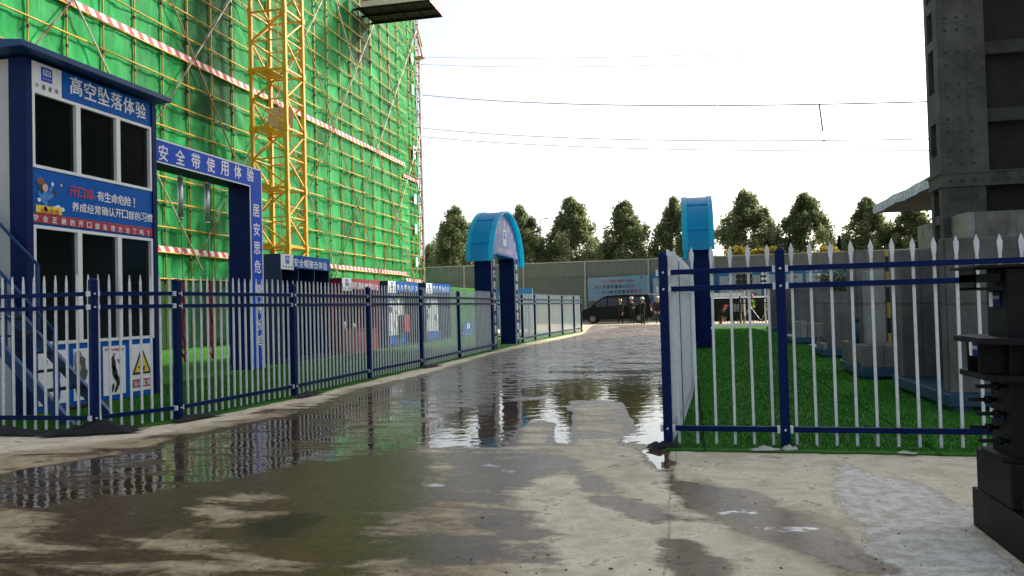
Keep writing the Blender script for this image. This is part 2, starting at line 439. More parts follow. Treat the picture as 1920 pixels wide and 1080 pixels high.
def text_on(mb, txt, a, b, h, up, nrm, wide=0.95, m=0, lift=0.004):
    """characters centred at even steps from point a to point b; h = height of a character"""
    a = Vector(a); b = Vector(b); up = Vector(up).normalized(); nrm = Vector(nrm).normalized()
    rt = up.cross(nrm).normalized()
    n = len(txt)
    for i, ch in enumerate(txt):
        if ch == ' ': continue
        c = a.lerp(b, i / (n - 1) if n > 1 else 0.5) + nrm * lift
        vs, fs = glyph(ch)
        for q, (ox, oy) in enumerate(((0, 0), (.022, .012), (-.022, -.012))):
            mb.add([c + rt * ((x + ox) * h * wide) + up * ((y + oy) * h) + nrm * (.0005 * q) for x, y in vs], fs, m)
    return mb
def plate(mb, p00, p10, p11, p01, nrm, t=0.006, lift=0.0, m=0):
    """thin plate with 4 corners, thickness along nrm"""
    n = Vector(nrm).normalized()
    mb.prism([Vector(p) + n * lift for p in (p00, p10, p11, p01)], n * t, m)
    return mb
XN = Vector((1, 0, 0)); ZU = Vector((0, 0, 1)); YN = Vector((0, -1, 0))
def logo(parent, X, y0, y1, z0, z1, name='logo_panel', nrm=XN, txt=True):
    """white panel with the blue square emblem and four characters below"""
    def P(y, z, l=0.0):
        return Vector((X + l, y, z)) if nrm is XN else Vector((y, X - l, z))
    mb = MB(); plate(mb, P(y0, z0), P(y1, z0), P(y1, z1), P(y0, z1), nrm, 0.006)
    pan = mb.build(name, M_white, parent)
    W = y1 - y0; H_ = z1 - z0
    e = min(W * 0.5, H_ * 0.5); cy = (y0 + y1) / 2; cz = z0 + H_ * 0.64
    eh = e if W > 0.3 else H_ * 0.42
    mb = MB()
    plate(mb, P(cy - e / 2, cz - eh / 2), P(cy + e / 2, cz - eh / 2), P(cy + e / 2, cz + eh / 2), P(cy - e / 2, cz + eh / 2), nrm, 0.004, 0.006, 0)
    for k, (u0, u1, v0, v1) in enumerate(((-.34, .34, .28, .34), (-.34, -.26, -.1, .28), (-.06, .02, -.1, .34), (.26, .34, -.1, .28), (-.34, .34, -.06, -.0), (-.2, -.14, .06, .2), (.1, .16, .06, .2))):
        plate(mb, P(cy + u0 * e, cz + v0 * eh), P(cy + u1 * e, cz + v0 * eh), P(cy + u1 * e, cz + v1 * eh), P(cy + u0 * e, cz + v1 * eh), nrm, 0.001, 0.0105 + 0.0003 * k, 1)
    text_on(mb, 'CSCEC', P(cy - e * .34, cz - eh * .3), P(cy + e * .34, cz - eh * .3), eh * 0.2, ZU, nrm, 1.0, 1, 0.0125)
    mb.build('emblem', [M_royal, M_white], pan, fix=False)
    if txt:
        mb = MB(); text_on(mb, '中國建築', P(y0 + W * .18, z0 + H_ * .17), P(y1 - W * .18, z0 + H_ * .17), min(H_ * 0.19, W * 0.24) if W > .3 else H_ * .16, ZU, nrm, 0.85 if W > .3 else W * .2 / (H_ * .16), 0, 0.008)
        mb.build('lettering', M_black, pan, fix=False)
    return pan
# ------------------------------------------------------------------ ground: one sheet to the horizon
def sdist(px, py, poly):
    """signed distance (inside positive) of points to a polygon"""
    d = np.full(px.shape, 1e9); ins = np.zeros(px.shape, bool)
    n = len(poly)
    for i in range(n):
        ax, ay = poly[i][0], poly[i][1]; bx, by = poly[(i + 1) % n][0], poly[(i + 1) % n][1]
        ex, ey = bx - ax, by - ay
        t = np.clip(((px - ax) * ex + (py - ay) * ey) / (ex * ex + ey * ey + 1e-9), 0, 1)
        d = np.minimum(d, np.hypot(px - ax - t * ex, py - ay - t * ey))
        c = ((ay > py) != (by > py)) & (px < (bx - ax) * (py - ay) / (by - ay + 1e-12) + ax)
        ins ^= c
    return np.where(ins, d, -d)
def G(*pts):
    """photo survey points -> ground coordinates (metres)"""
    return [tuple(at_z(x, y)[:2]) for x, y in pts]

gx_ = np.concatenate([[-900, -300, -100, -45, -25, -18], np.arange(-13, 7.01, 0.085), [9, 13, 20, 45, 100, 300, 900]])
ys = [1.2]
while ys[-1] < 66: ys.append(ys[-1] + max(0.035, 0.0085 * ys[-1]))
gy_ = np.concatenate([[-300, -60, -12, -3, 0.2], ys, [72, 85, 110, 180, 400, 1000, 2500]])
GX, GY = np.meshgrid(gx_, gy_)
wet = np.zeros(GX.shape); pud = np.zeros(GX.shape); wht = np.zeros(GX.shape); drk = np.zeros(GX.shape)
def paint(arr, poly, val, soft=0.25):
    s = np.clip(0.5 + sdist(GX, GY, poly) / soft, 0, 1)
    s = s * s * (3 - 2 * s)
    arr[:] = arr * (1 - s) + val * s
# far road: wet all over, standing water in streaks
paint(wet, G((560, 765), (690, 725), (800, 700), (925, 663), (1010, 645), (1095, 626), (1110, 611), (1300, 608), (1252, 700), (1247, 836), (1040, 838), (800, 838), (640, 830)), 0.95, 0.5)
paint(wet, G((960, 700), (1020, 655), (1110, 625), (1110, 609), (1300, 607), (1255, 690), (1248, 770), (1100, 740), (1000, 735)), 0.56, 0.8)
paint(wet, G((0, 890), (200, 850), (330, 812), (560, 762), (800, 705), (800, 838), (830, 930), (700, 960), (600, 930), (380, 930), (300, 985), (0, 965)), 0.80, 0.6)
paint(wet, G((420, 940), (640, 925), (800, 905), (850, 985), (650, 1000), (600, 1080), (640, 1160), (520, 1160), (570, 1010)), 0.75, 0.5)
paint(wet, G((820, 838), (1060, 838), (1070, 880), (1000, 900), (960, 940), (1040, 1000), (900, 1000), (850, 940)), 0.55, 0.4)
paint(wet, G((1190, 840), (1250, 845), (1280, 900), (1420, 930), (1480, 970), (1560, 1000), (1720, 1080), (1600, 1080), (1450, 1010), (1330, 960), (1260, 920)), 0.75, 0.22)
paint(wet, G((1225, 1010), (1300, 1010), (1365, 1070), (1320, 1110), (1260, 1060)), 0.75, 0.15)
paint(wet, G((1080, 880), (1130, 900), (1190, 950), (1230, 985), (1150, 960), (1090, 930)), 0.5, 0.2)
paint(wet, G((0, 1000), (120, 990), (230, 1010), (330, 1060), (200, 1080), (0, 1060)), 0.5, 0.4)
paint(wet, G((-300, 905), (300, 960), (620, 950), (860, 960), (940, 1010), (1010, 1090), (1000, 1300), (-400, 1300)), 0.40, 0.9)
paint(wet, G((380, 1000), (560, 955), (640, 940), (700, 985), (640, 1010), (665, 1085), (640, 1200), (540, 1200), (585, 1060), (480, 1035)), 0.78, 0.45)
paint(wet, G((100, 950), (330, 940), (380, 985), (250, 1010), (120, 1000)), 0.7, 0.4)
paint(wet, G((-200, 1010), (180, 1005), (330, 1040), (200, 1100), (-100, 1100)), 0.62, 0.5)
paint(wet, G((830, 905), (900, 900), (1010, 960), (1060, 1030), (1090, 1100), (1010, 1100), (960, 1020), (880, 970)), 0.55, 0.4)
paint(wet, G((1060, 870), (1120, 885), (1170, 930), (1290, 975), (1220, 985), (1120, 945)), 0.60, 0.25)
# standing water
paint(pud, G((800, 700), (925, 663), (1010, 645), (1095, 626), (1160, 612), (1290, 608), (1252, 700), (1247, 836), (1140, 832), (1200, 800), (1080, 750), (980, 745), (890, 838), (800, 838), (640, 825), (600, 770)), 0.50, 0.5)
paint(pud, G((600, 770), (700, 730), (800, 705), (800, 820), (800, 838), (700, 862), (560, 880), (440, 905), (250, 940), (60, 962), (-60, 960), (-60, 885), (250, 845), (420, 800)), 0.545, 0.6)
paint(pud, G((795, 800), (890, 762), (1070, 742), (1066, 785), (1000, 798), (950, 839), (800, 839)), 0.95, 0.3)
paint(pud, G((1000, 700), (1100, 680), (1250, 680), (1248, 770), (1165, 760), (1080, 748), (1000, 745)), 0.66, 0.6)
paint(pud, G((1030, 800), (1060, 772), (1085, 770), (1075, 835), (1030, 828)), 1.0, 0.18)
paint(pud, G((1165, 735), (1247, 700), (1247, 835), (1140, 825), (1200, 810)), 1.0, 0.2)
paint(pud, G((1205, 842), (1250, 845), (1256, 885), (1230, 875), (1215, 858)), 1.0, 0.12)
paint(pud, G((780, 890), (840, 898), (850, 908), (800, 925), (790, 945), (775, 935)), 0.5, 0.2)
for q in (((890, 866), (930, 866), (975, 885), (945, 892), (925, 876), (893, 876)), ((1035, 874), (1068, 858), (1078, 864), (1062, 880)), ((835, 1022), (868, 1022), (872, 1036), (840, 1036)),
          ((1320, 955), (1360, 945), (1440, 957), (1420, 966), (1345, 968)), ((1390, 990), (1520, 988), (1540, 996), (1470, 1006), (1430, 1003)), ((1275, 1064), (1330, 1060), (1340, 1074), (1300, 1080)), ((1310, 925), (1380, 925), (1405, 936), (1340, 940)), ((1395, 984), (1500, 988), (1560, 992), (1480, 992))):
    paint(pud, G(*q), 0.60, 0.30)
# dry islands
for q in (((1075, 760), (1120, 752), (1165, 755), (1175, 800), (1160, 836), (1072, 836)), ((975, 800), (1010, 788), (1040, 795), (1038, 838), (960, 838)),
          ((0, 842), (190, 838), (340, 800), (560, 753), (700, 716), (560, 775), (340, 818), (240, 850), (100, 868), (0, 888))):
    paint(pud, G(*q), 0.0, 0.20); paint(wet, G(*q), 0.38, 0.22)
# white cement spill on the right, dark silt
mud = np.zeros(GX.shape)
paint(mud, G((-400, 830), (0, 850), (330, 810), (560, 760), (640, 770), (800, 838), (870, 900), (930, 960), (1010, 1090), (1040, 1400), (-900, 1400)), 1.0, 1.2)
paint(mud, G((1050, 838), (1090, 838), (1180, 900), (1260, 960), (1240, 1000), (1140, 950)), 0.6, 0.5)
paint(mud, G((1240, 860), (1300, 880), (1420, 930), (1560, 990), (1760, 1100), (1560, 1100), (1400, 1010), (1300, 950)), 0.7, 0.4)
paint(wht, G((1570, 860), (1640, 890), (1720, 905), (1800, 945), (1850, 960), (1830, 1000), (1930, 1090), (1800, 1110), (1660, 1085), (1600, 1040), (1640, 1020), (1600, 975), (1562, 930)), 1.0, 0.16)
mlk = np.zeros(GX.shape)
for q in (((890, 866), (930, 866), (975, 885), (945, 892), (925, 876), (893, 876)), ((1035, 874), (1068, 858), (1078, 864), (1062, 880)), ((835, 1022), (868, 1022), (872, 1036), (840, 1036)),
          ((1310, 945), (1360, 940), (1450, 957), (1420, 968), (1335, 970)), ((1380, 984), (1520, 984), (1550, 996), (1470, 1010), (1420, 1006)), ((1270, 1058), (1330, 1056), (1345, 1076), (1290, 1082)), ((1300, 920), (1380, 920), (1410, 937), (1330, 942))):
    paint(mlk, G(*q), 1.0, 0.35); paint(wet, G(*q), 0.9, 0.9)
paint(wht, G((1590, 1020), (1680, 1010), (1760, 1060), (1700, 1075), (1620, 1045)), 0.75, 0.2)
paint(drk, G((440, 985), (560, 955), (640, 965), (560, 1010), (480, 1020)), 0.8, 0.3)
paint(drk, G((1440, 1000), (1580, 1010), (1720, 1090), (1560, 1090)), 0.55, 0.3)

def ground_material():
    m = bpy.data.materials.new('wet concrete road'); m.use_nodes = True
    t = m.node_tree; N = t.nodes; L = t.links; p = N['Principled BSDF']
    g = N.new('ShaderNodeNewGeometry')
    def attr(n):
        a = N.new('ShaderNodeAttribute'); a.attribute_name = n; return a.outputs['Fac']
    def noise(scale, detail=6, rough=0.6, vec=None, dist=0.0):
        n = N.new('ShaderNodeTexNoise'); n.inputs['Scale'].default_value = scale; n.inputs['Detail'].default_value = detail
        n.inputs['Roughness'].default_value = rough; n.inputs['Distortion'].default_value = dist
        L.new(vec if vec else g.outputs['Position'], n.inputs['Vector']); return n.outputs[0]
    def mth(op, a, b=None, c=None):
        n = N.new('ShaderNodeMath'); n.operation = op
        for i, x in enumerate((a, b, c)):
            if x is None: continue
            if isinstance(x, (int, float)): n.inputs[i].default_value = x
            else: L.new(x, n.inputs[i])
        return n.outputs[0]
    def ss(x, lo, hi):
        n = N.new('ShaderNodeMapRange'); n.interpolation_type = 'SMOOTHSTEP'
        n.inputs[1].default_value = lo; n.inputs[2].default_value = hi; L.new(x, n.inputs[0]); return n.outputs[0]
    def mix(f, a, b, typ='MIX'):
        n = N.new('ShaderNodeMix'); n.data_type = 'RGBA'; n.blend_type = typ
        if isinstance(f, (int, float)): n.inputs[0].default_value = f
        else: L.new(f, n.inputs[0])
        for i, x in ((6, a), (7, b)):
            if isinstance(x, tuple): n.inputs[i].default_value = (*x, 1)
            else: L.new(x, n.inputs[i])
        return n.outputs[2]
    mp = N.new('ShaderNodeMapping'); mp.inputs['Scale'].default_value = (0.55, 1.5, 1); L.new(g.outputs['Position'], mp.inputs[0])
    big = noise(0.55, 5, 0.6); mid = noise(2.3, 6, 0.62, mp.outputs[0], 0.4); fine = noise(14, 6, 0.7); grit = noise(120, 3, 0.6); streak = noise(3.2, 7, 0.62, mp.outputs[0], 0.5)
    # damp
    wv = mth('ADD', attr('wet'), mth('MULTIPLY', mth('ADD', noise(1.5, 8, 0.66, mp.outputs[0], 0.9), -0.5), 1.5))
    wv = mth('ADD', wv, mth('MULTIPLY', mth('ADD', fine, -0.5), 0.45))
    damp = ss(wv, 0.30, 0.58)
    pv = mth('ADD', attr('pud'), mth('MULTIPLY', mth('ADD', streak, -0.5), 0.95))
    pv = mth('ADD', pv, mth('MULTIPLY', mth('ADD', fine, -0.5), 0.42))
    water = ss(pv, 0.47, 0.56)
    shore = ss(pv, 0.30, 0.50)
    damp2 = mth('MAXIMUM', damp, shore)
    # colour of the concrete itself
    sp = N.new('ShaderNodeSeparateXYZ'); L.new(g.outputs['Position'], sp.inputs[0])
    iso = noise(1.1, 8, 0.68, None, 0.8); iso2 = noise(3.7, 8, 0.7, None, 0.5); pit = noise(38, 4, 0.7); pit2 = noise(11, 5, 0.8, None, 1.0)
    dry = mix(ss(iso2, 0.3, 0.7), (0.54, 0.445, 0.30), (0.82, 0.715, 0.53))
    dry = mix(mth('MULTIPLY', ss(iso, 0.52, 0.66), 0.5), dry, (0.42, 0.335, 0.21))
    dry = mix(mth('MULTIPLY', ss(big, 0.52, 0.60), 0.6), dry, (0.48, 0.395, 0.27))
    dry = mix(mth('MULTIPLY', ss(mth('ADD', iso2, mth('MULTIPLY', pit2, 0.35)), 0.74, 0.82), 0.7), dry, (0.24, 0.17, 0.09))
    dry = mix(mth('MULTIPLY', ss(pit, 0.62, 0.72), 0.55), dry, (0.20, 0.14, 0.075))
    dry = mix(mth('MULTIPLY', ss(pit2, 0.36, 0.28), 0.4), dry, (0.85, 0.76, 0.6))
    mudm = ss(mth('ADD', attr('mud'), mth('MULTIPLY', mth('ADD', iso2, -0.5), 1.3)), 0.35, 0.85)
    dry = mix(mth('MULTIPLY', mudm, 0.82), dry, mix(ss(noise(6, 8, 0.75), 0.35, 0.65), (0.20, 0.145, 0.07), (0.42, 0.32, 0.18)))
    grime = mix(0.45, dry, grit, 'OVERLAY')
    wv2 = mth('ADD', attr('wht'), mth('MULTIPLY', mth('ADD', noise(6, 9, 0.8, None, 0.6), -0.5), 3.0))
    whm = ss(wv2, 0.40, 0.66)
    wcol = mix(ss(noise(9, 7, 0.75), 0.38, 0.62), (0.58, 0.51, 0.41), (0.88, 0.82, 0.71))
    col = mix(whm, grime, wcol)
    dk = ss(mth('ADD', attr('drk'), mth('MULTIPLY', mth('ADD', noise(22, 6, 0.75), -0.5), 1.5)), 0.5, 0.75)
    col = mix(dk, col, (0.055, 0.038, 0.022))
    # cast joints of the slabs
    wob = mth('MULTIPLY', mth('ADD', noise(1.2, 3), -0.5), 0.10)
    def joint(axis, first, step, wdt=0.012):
        v = mth('ADD', sp.outputs[axis], wob)
        f = mth('FRACT', mth('DIVIDE', mth('ADD', v, -first + step * 50.0), step))
        d = mth('ABSOLUTE', mth('ADD', f, -0.5))
        return ss(d, 0.5 - wdt / step, 0.5 - 0.2 * wdt / step)
    jn = mth('MULTIPLY', mth('MAXIMUM', joint(1, 7.42, 4.6, 0.016), joint(0, -0.16, 4.4, 0.012)), 0.6)
    col = mix(mth('MULTIPLY', jn, mth('MULTIPLY', fine, 1.2)), col, (0.06, 0.05, 0.035))
    # wetting darkens porous concrete
    col = mix(damp2, col, mix(1.0, col, (0.19, 0.148, 0.09), 'MULTIPLY'))
    milk = mth('MULTIPLY', attr('mlk'), water)
    col = mix(milk, col, (0.46, 0.445, 0.41))
    L.new(col, p.inputs['Base Color'])
    def lerp(f, a, b):
        n = N.new('ShaderNodeMix'); L.new(f, n.inputs[0])
        for i, x in ((2, a), (3, b)):
            if isinstance(x, (int, float)): n.inputs[i].default_value = x
            else: L.new(x, n.inputs[i])
        return n.outputs[0]
    r_d = mth('MULTIPLY_ADD', fine, 0.25, 0.68)
    afar = ss(sp.outputs[1], 9.5, 19.0)
    r_w = mth('MULTIPLY_ADD', fine, 0.28, lerp(afar, 0.10, 0.26))
    rg = lerp(water, lerp(damp, r_d, r_w), mth('MULTIPLY_ADD', milk, 0.22, 0.02))
    L.new(rg, p.inputs['Roughness'])
    p.inputs['Specular IOR Level'].default_value = 0.5
    L.new(lerp(water, lerp(damp2, 0.2, lerp(afar, 0.08, 1.0)), 0.9), p.inputs['Specular IOR Level'])
    # relief: grit when dry, faint ripples on water
    h = mth('ADD', mth('MULTIPLY', grit, 0.35), mth('ADD', fine, mth('MULTIPLY', whm, mth('MULTIPLY', noise(18, 7, 0.75), 3.0))))
    b1 = N.new('ShaderNodeBump'); b1.inputs['Distance'].default_value = 0.02
    L.new(h, b1.inputs['Height']); L.new(lerp(water, lerp(damp, 0.6, 0.13), 0.0), b1.inputs['Strength'])
    # wind ripples: slight close by, strong in streaks farther down the road
    mp2 = N.new('ShaderNodeMapping'); mp2.inputs['Scale'].default_value = (0.30, 0.9, 1); L.new(g.outputs['Position'], mp2.inputs[0])
    patch = ss(noise(1.0, 6, 0.68, mp2.outputs[0], 0.6), 0.44, 0.55)
    far = mth('MULTIPLY', ss(sp.outputs[1], 12.0, 24.0), mth('MULTIPLY_ADD', patch, 0.93, 0.07))
    b2 = N.new('ShaderNodeBump'); b2.inputs['Distance'].default_value = 0.05; b2.inputs['Strength'].default_value = 0.085
    L.new(noise(4.0, 3, 0.5, None, 0.3), b2.inputs['Height']); L.new(b1.outputs[0], b2.inputs['Normal'])
    b3 = N.new('ShaderNodeBump'); b3.inputs['Distance'].default_value = 0.14
    L.new(noise(7.0, 2, 0.5), b3.inputs['Height']); L.new(b2.outputs[0], b3.inputs['Normal']); L.new(far, b3.inputs['Strength']); L.new(b3.outputs[0], p.inputs['Normal'])
    return m

ny, nx = GX.shape
verts = np.stack([GX, GY, np.zeros_like(GX)], -1).reshape(-1, 3)
idx = np.arange(ny * nx).reshape(ny, nx)
faces = np.stack([idx[:-1, :-1], idx[:-1, 1:], idx[1:, 1:], idx[1:, :-1]], -1).reshape(-1, 4)
me = bpy.data.meshes.new('ground')
me.from_pydata(verts.tolist(), [], faces.tolist())
for n_, a_ in (('wet', wet), ('pud', pud), ('wht', wht), ('drk', drk), ('mlk', mlk), ('mud', mud)):
    at_ = me.attributes.new(n_, 'FLOAT', 'POINT'); at_.data.foreach_set('value', a_.reshape(-1).astype(np.float32))
me.materials.append(ground_material())
tag(link(bpy.data.objects.new('ground', me)), kind='structure')

# artificial turf on both sides of the road
def sheet(name, pts, z, m, step=0.35, amp=0.006, t=0.012):
    """flat sheet with a little unevenness and a hemmed edge"""
    xs = [p[0] for p in pts]; yz = [p[1] for p in pts]
    bm = bmesh.new()
    vs = [bm.verts.new((p[0], p[1], z)) for p in pts]
    f = bm.faces.new(vs)
    r = bmesh.ops.extrude_face_region(bm, geom=[f])
    for v in r['geom']:
        if isinstance(v, bmesh.types.BMVert): v.co.z = z - t
    bmesh.ops.recalc_face_normals(bm, faces=bm.faces)
    me = bpy.data.meshes.new(name); bm.to_mesh(me); bm.free(); me.materials.append(m)
    return link(bpy.data.objects.new(name, me))
def jag(a, b, n, amp, seed):
    r_ = random.Random(seed); a = Vector((*a, 0)); b = Vector((*b, 0)); d = (b - a).normalized(); pr = Vector((-d.y, d.x, 0))
    return [tuple((a.lerp(b, i / n) + pr * r_.uniform(-amp, amp))[:2]) for i in range(n)]
ltf = jag((-14, 7.83), (-6.72, 7.83), 30, 0.025, 1) + jag((-6.72, 7.83), (-6.2, 9.0), 8, 0.025, 2) + jag((-6.2, 9.0), (-5.98, 11.6), 14, 0.025, 3) + jag((-5.98, 11.6), (-5.86, 24.3), 60, 0.03, 4) + jag((-5.86, 24.3), (-5.86, 29), 10, 0.03, 5) + jag((-5.86, 29), (-5.2, 40.5), 40, 0.03, 6) + [(-20.3, 40.5), (-20.3, 7.83)]
tag(sheet('turf', ltf, 0.02, M_turf), kind='structure')
rtf = jag((-0.24, 7.36), (4.6, 7.22), 50, 0.02, 7) + [(9, 7.2), (9, 43)] + [(1.2, 43), (0.15, 23), (0.12, 22), (-0.2, 8.6)]
tag(sheet('turf', rtf, 0.02, M_turf), kind='structure')
def blades(name, poly, n, seed, hmin=0.016, hmax=0.034):
    """short upright blades of the artificial turf in front, one mesh"""
    r_ = np.random.default_rng(seed); px = np.array(poly)
    mn = px.min(0); mx = px.max(0); q = r_.random((n * 3, 2)) * (mx - mn) + mn
    # more blades close by
    keep = r_.random(len(q)) < np.clip((mn[1] / q[:, 1]) ** 1.2, 0, 1)
    q = q[keep]
    q = q[sdist(q[:, 0], q[:, 1], poly) > 0][:n]
    k = len(q); a = r_.random(k) * 2 * PI; h = r_.uniform(hmin, hmax, k); wd = r_.uniform(.003, .006, k) * (0.6 + q[:, 1] / 12); ln = r_.uniform(-.012, .012, (k, 2))
    dx = np.cos(a) * wd; dy = np.sin(a) * wd
    V = np.zeros((k, 3, 3)); V[:, 0] = np.stack([q[:, 0] - dx, q[:, 1] - dy, np.full(k, .018)], 1); V[:, 1] = np.stack([q[:, 0] + dx, q[:, 1] + dy, np.full(k, .018)], 1)
    V[:, 2] = np.stack([q[:, 0] + ln[:, 0], q[:, 1] + ln[:, 1], .02 + h], 1)
    me = bpy.data.meshes.new(name); me.from_pydata(V.reshape(-1, 3).tolist(), [], np.arange(3 * k).reshape(k, 3).tolist()); me.materials.append(M_turf)
    return tag(link(bpy.data.objects.new(name, me)), kind='stuff')
blades('turf_blades', [(-0.22, 7.42), (4.2, 7.3), (3.0, 40), (1.0, 40), (0.1, 22)], 110000, 3)
blades('turf_blades', [(-10, 7.88), (-6.75, 7.88), (-6.25, 9.0), (-6.02, 11.6), (-5.95, 24), (-9.9, 24), (-9.9, 13), (-8.8, 12.2), (-8.8, 9.2)], 80000, 4)

def grit(n, seed):
    r_ = np.random.default_rng(seed); mb = MB()
    for k in range(n):
        px, py = r_.uniform(0, 1900), 1080 - 240 * r_.random() ** 1.6
        q = at_z(px, py); s = r_.uniform(.003, .009) * (1.8 if r_.random() < .06 else 1)
        pts = [Vector((q.x, q.y, 0)) + Vector((math.cos(a) * s * r_.uniform(.7, 1.3), math.sin(a) * s * r_.uniform(.7, 1.3), s * r_.uniform(-.1, .2))) for a in np.arange(5) * 2 * PI / 5] + [Vector((q.x + r_.uniform(-.3, .3) * s, q.y, s * r_.uniform(.5, 1.0)))]
        mb.add(pts, [(i, (i + 1) % 5, 5) for i in range(5)], int(r_.integers(0, 3)))
    return tag(mb.build('gravel', [M_conc, M_conc2, M_coupler]), kind='stuff')
grit(230, 5)
# ------------------------------------------------------------------ picket fences
def picket_mesh(plain=False):
    mb = MB(); wd, th = 0.0115, 0.010
    mb.box(-wd, wd, -th, th, 0.03, 1.68)
    # flattened spear head
    for s in (1,):
        if plain:
            mb.prism([(x, -th * .8, z) for x, z in ((-wd, 1.68), (-wd, 1.76), (0, 1.845), (wd, 1.76), (wd, 1.68))], (0, th * 1.6, 0)); continue
        prof = [(-wd, 1.68), (-0.019, 1.745), (-0.0205, 1.785), (0, 1.845), (0.0205, 1.785), (0.019, 1.745), (wd, 1.68)]
        mb.prism([(x, -th * .8, z) for x, z in prof], (0, th * 1.6, 0))
    o = mb.build('picket', M_galv); me = o.data; bpy.data.objects.remove(o); return me
def post_mesh():
    mb = MB(); mb.box(-.04, .04, -.04, .04, 0.0, 1.77, b=0.006)
    mb.add([(-.042, -.042, 1.77), (.042, -.042, 1.77), (.042, .042, 1.77), (-.042, .042, 1.77), (-.02, -.02, 1.80), (.02, -.02, 1.80), (.02, .02, 1.80), (-.02, .02, 1.80)],
           [(0, 1, 2, 3), (4, 5, 6, 7), (0, 1, 5, 4), (1, 2, 6, 5), (2, 3, 7, 6), (3, 0, 4, 7)])
    mb.box(-.09, .09, -.09, .09, 0.0, 0.018)
    for z in (1.46, 1.615, .175):
        for s in (-1, 1): mb.box(s * .055 - .012, s * .055 + .012, -.03, .03, z - .03, z + .03, m=1)
        mb.tube((.0, -.052, z), (.0, .052, z), .011, 6, m=1)
    o = mb.build('post', [M_blue, M_galv]); me = o.data; bpy.data.objects.remove(o); return me
PICKET, PICKET_PLAIN, POST = picket_mesh(), picket_mesh(True), post_mesh()
def fence_panel(p0, p1, n, label, group, end=False, zt=(0, 0)):
    p0 = Vector((*p0, zt[0])); p1 = Vector((*p1, zt[0])); d = p1 - p0; ln = d.length; a = math.atan2(d.y, d.x)
    f = thing('fence_panel', label, 'fence', p0, a, group)
    link(bpy.data.objects.new('post', POST), f)
    if end:
        link(bpy.data.objects.new('post', POST), f).location = (ln, 0, 0)
    for z in (0.175, 1.46, 1.615):
        mb = MB(); mb.box(.062, ln - .062, -.017, .017, z - .024, z + .024, b=.005); mb.build('rail', M_blue, f)
    r_ = random.Random(label)
    for i in range(n):
        o = link(bpy.data.objects.new('picket', PICKET_PLAIN if p0.x < -3 else PICKET), f)
        o.location = (ln * (i + 0.6) / (n + 0.2), 0.031, r_.uniform(-.004, .004)); o.rotation_euler = (0, r_.uniform(-.004, .004), r_.uniform(-.03, .03))
    return f
GL = 'picket fence panels along the left side of the wet road'
LP = [(-6.76, 8.04), (-6.33, 8.99), (-6.11, 11.61), (-6.07, 14.56), (-5.98, 17.42), (-6.0, 20.55), (-6.02, 24.36)]
fence_panel((-9.76, 8.02), LP[0], 20, 'blue and grey picket fence panel in front of the blue metal staircase', GL)
fence_panel(LP[0], LP[1], 8, 'short blue and grey picket fence panel before the warning triangle poster', GL)
fence_panel(LP[1], LP[2], 19, 'blue and grey picket fence panel before the tall harness frame', GL)
fence_panel(LP[2], LP[3], 21, 'blue and grey picket fence panel before the open blue helmet booth', GL)
fence_panel(LP[3], LP[4], 21, 'blue and grey picket fence panel before the dark red booth', GL)
fence_panel(LP[4], LP[5], 23, 'blue and grey picket fence panel before the last blue booths in the row', GL)
fence_panel(LP[5], LP[6], 26, 'blue and grey picket fence panel touching the left arched gate on its near side', GL, True)
FP = [(-5.99, 28.85), (-5.96, 31.17), (-5.87, 34.0), (-5.71, 36.6), (-5.5, 39.0), (-5.34, 40.5)]
for i, (q, n) in enumerate((('just beyond the left arched gate, in front of the pale blue display board', 15), ('second beyond the left arched gate, between pale board and road', 18), ('third beyond the left arched gate', 17), ('fourth beyond the left arched gate', 15), ('farthest on the left, ending beside the black van', 10))):
    fence_panel(FP[i], FP[i + 1], n, 'fence panel ' + q, GL, i == 4)
GR = 'picket fence panels around the turf on the right'
fence_panel((-0.22, 7.57), (0.81, 7.53), 6, 'narrow blue and grey picket fence panel at the near corner of the right turf', GR)
RQ = [(0.81, 7.53), (3.35, 7.44)]
fence_panel(RQ[0], RQ[1], 15, 'wide blue and grey picket fence panel behind the black steel column', GR, True)
RS = [(-0.22, 7.66), (-0.13, 8.85), (-0.02, 11.45), (0.03, 14.2), (0.07, 17.2), (0.10, 20.1), (0.13, 23.2)]
for i, (q, n) in enumerate((('running back from the near corner of the right turf', 8), ('second from the near corner along the right edge of the road', 18), ('third from the near corner along the right edge of the road', 19), ('fourth from the near corner along the right edge of the road', 21), ('fifth from the near corner along the right edge of the road', 20), ('touching the right arched gate', 21))):
    a_, b_ = RS[i], RS[i + 1]
    fence_panel(b_, a_, n, 'fence panel ' + q, GR)
# dark ground fabric bunched up at fence feet
def crumple(name, cx, cy, lx, ly, h, label, seed, m, cat, rz=0.0, group=None):
    r_ = random.Random(seed); nx_, ny_ = 22, 14; vs = []; fs = []
    ph = [r_.uniform(0, 6.28) for _ in range(6)]
    for j in range(ny_ + 1):
        for i in range(nx_ + 1):
            u = i / nx_ * 2 - 1; v = j / ny_ * 2 - 1
            e = max(0, 1 - (abs(u) ** 2.5)) * max(0, 1 - (abs(v) ** 2.5))
            z = e * h * (0.45 + 0.3 * math.sin(u * 5 + ph[0] + v * 2) + 0.25 * math.sin(v * 7 + ph[1] - u * 3) + r_.uniform(0, .25))
            rr = 1 + 0.13 * math.sin(3 * math.atan2(v, u) + ph[2]) + 0.08 * math.sin(7 * math.atan2(v, u) + ph[3])
            vs.append((u * lx / 2 * rr, v * ly / 2 * rr, 0.024 + max(0, z)))
    for j in range(ny_):
        for i in range(nx_):
            a = j * (nx_ + 1) + i; fs.append((a, a + 1, a + nx_ + 2, a + nx_ + 1))
    mb = MB(); mb.add(vs, fs, 0, True)
    o = mb.build(name, m); o.location = (cx, cy, 0); o.rotation_euler = (0, 0, rz)
    return tag(o, label, cat, group)
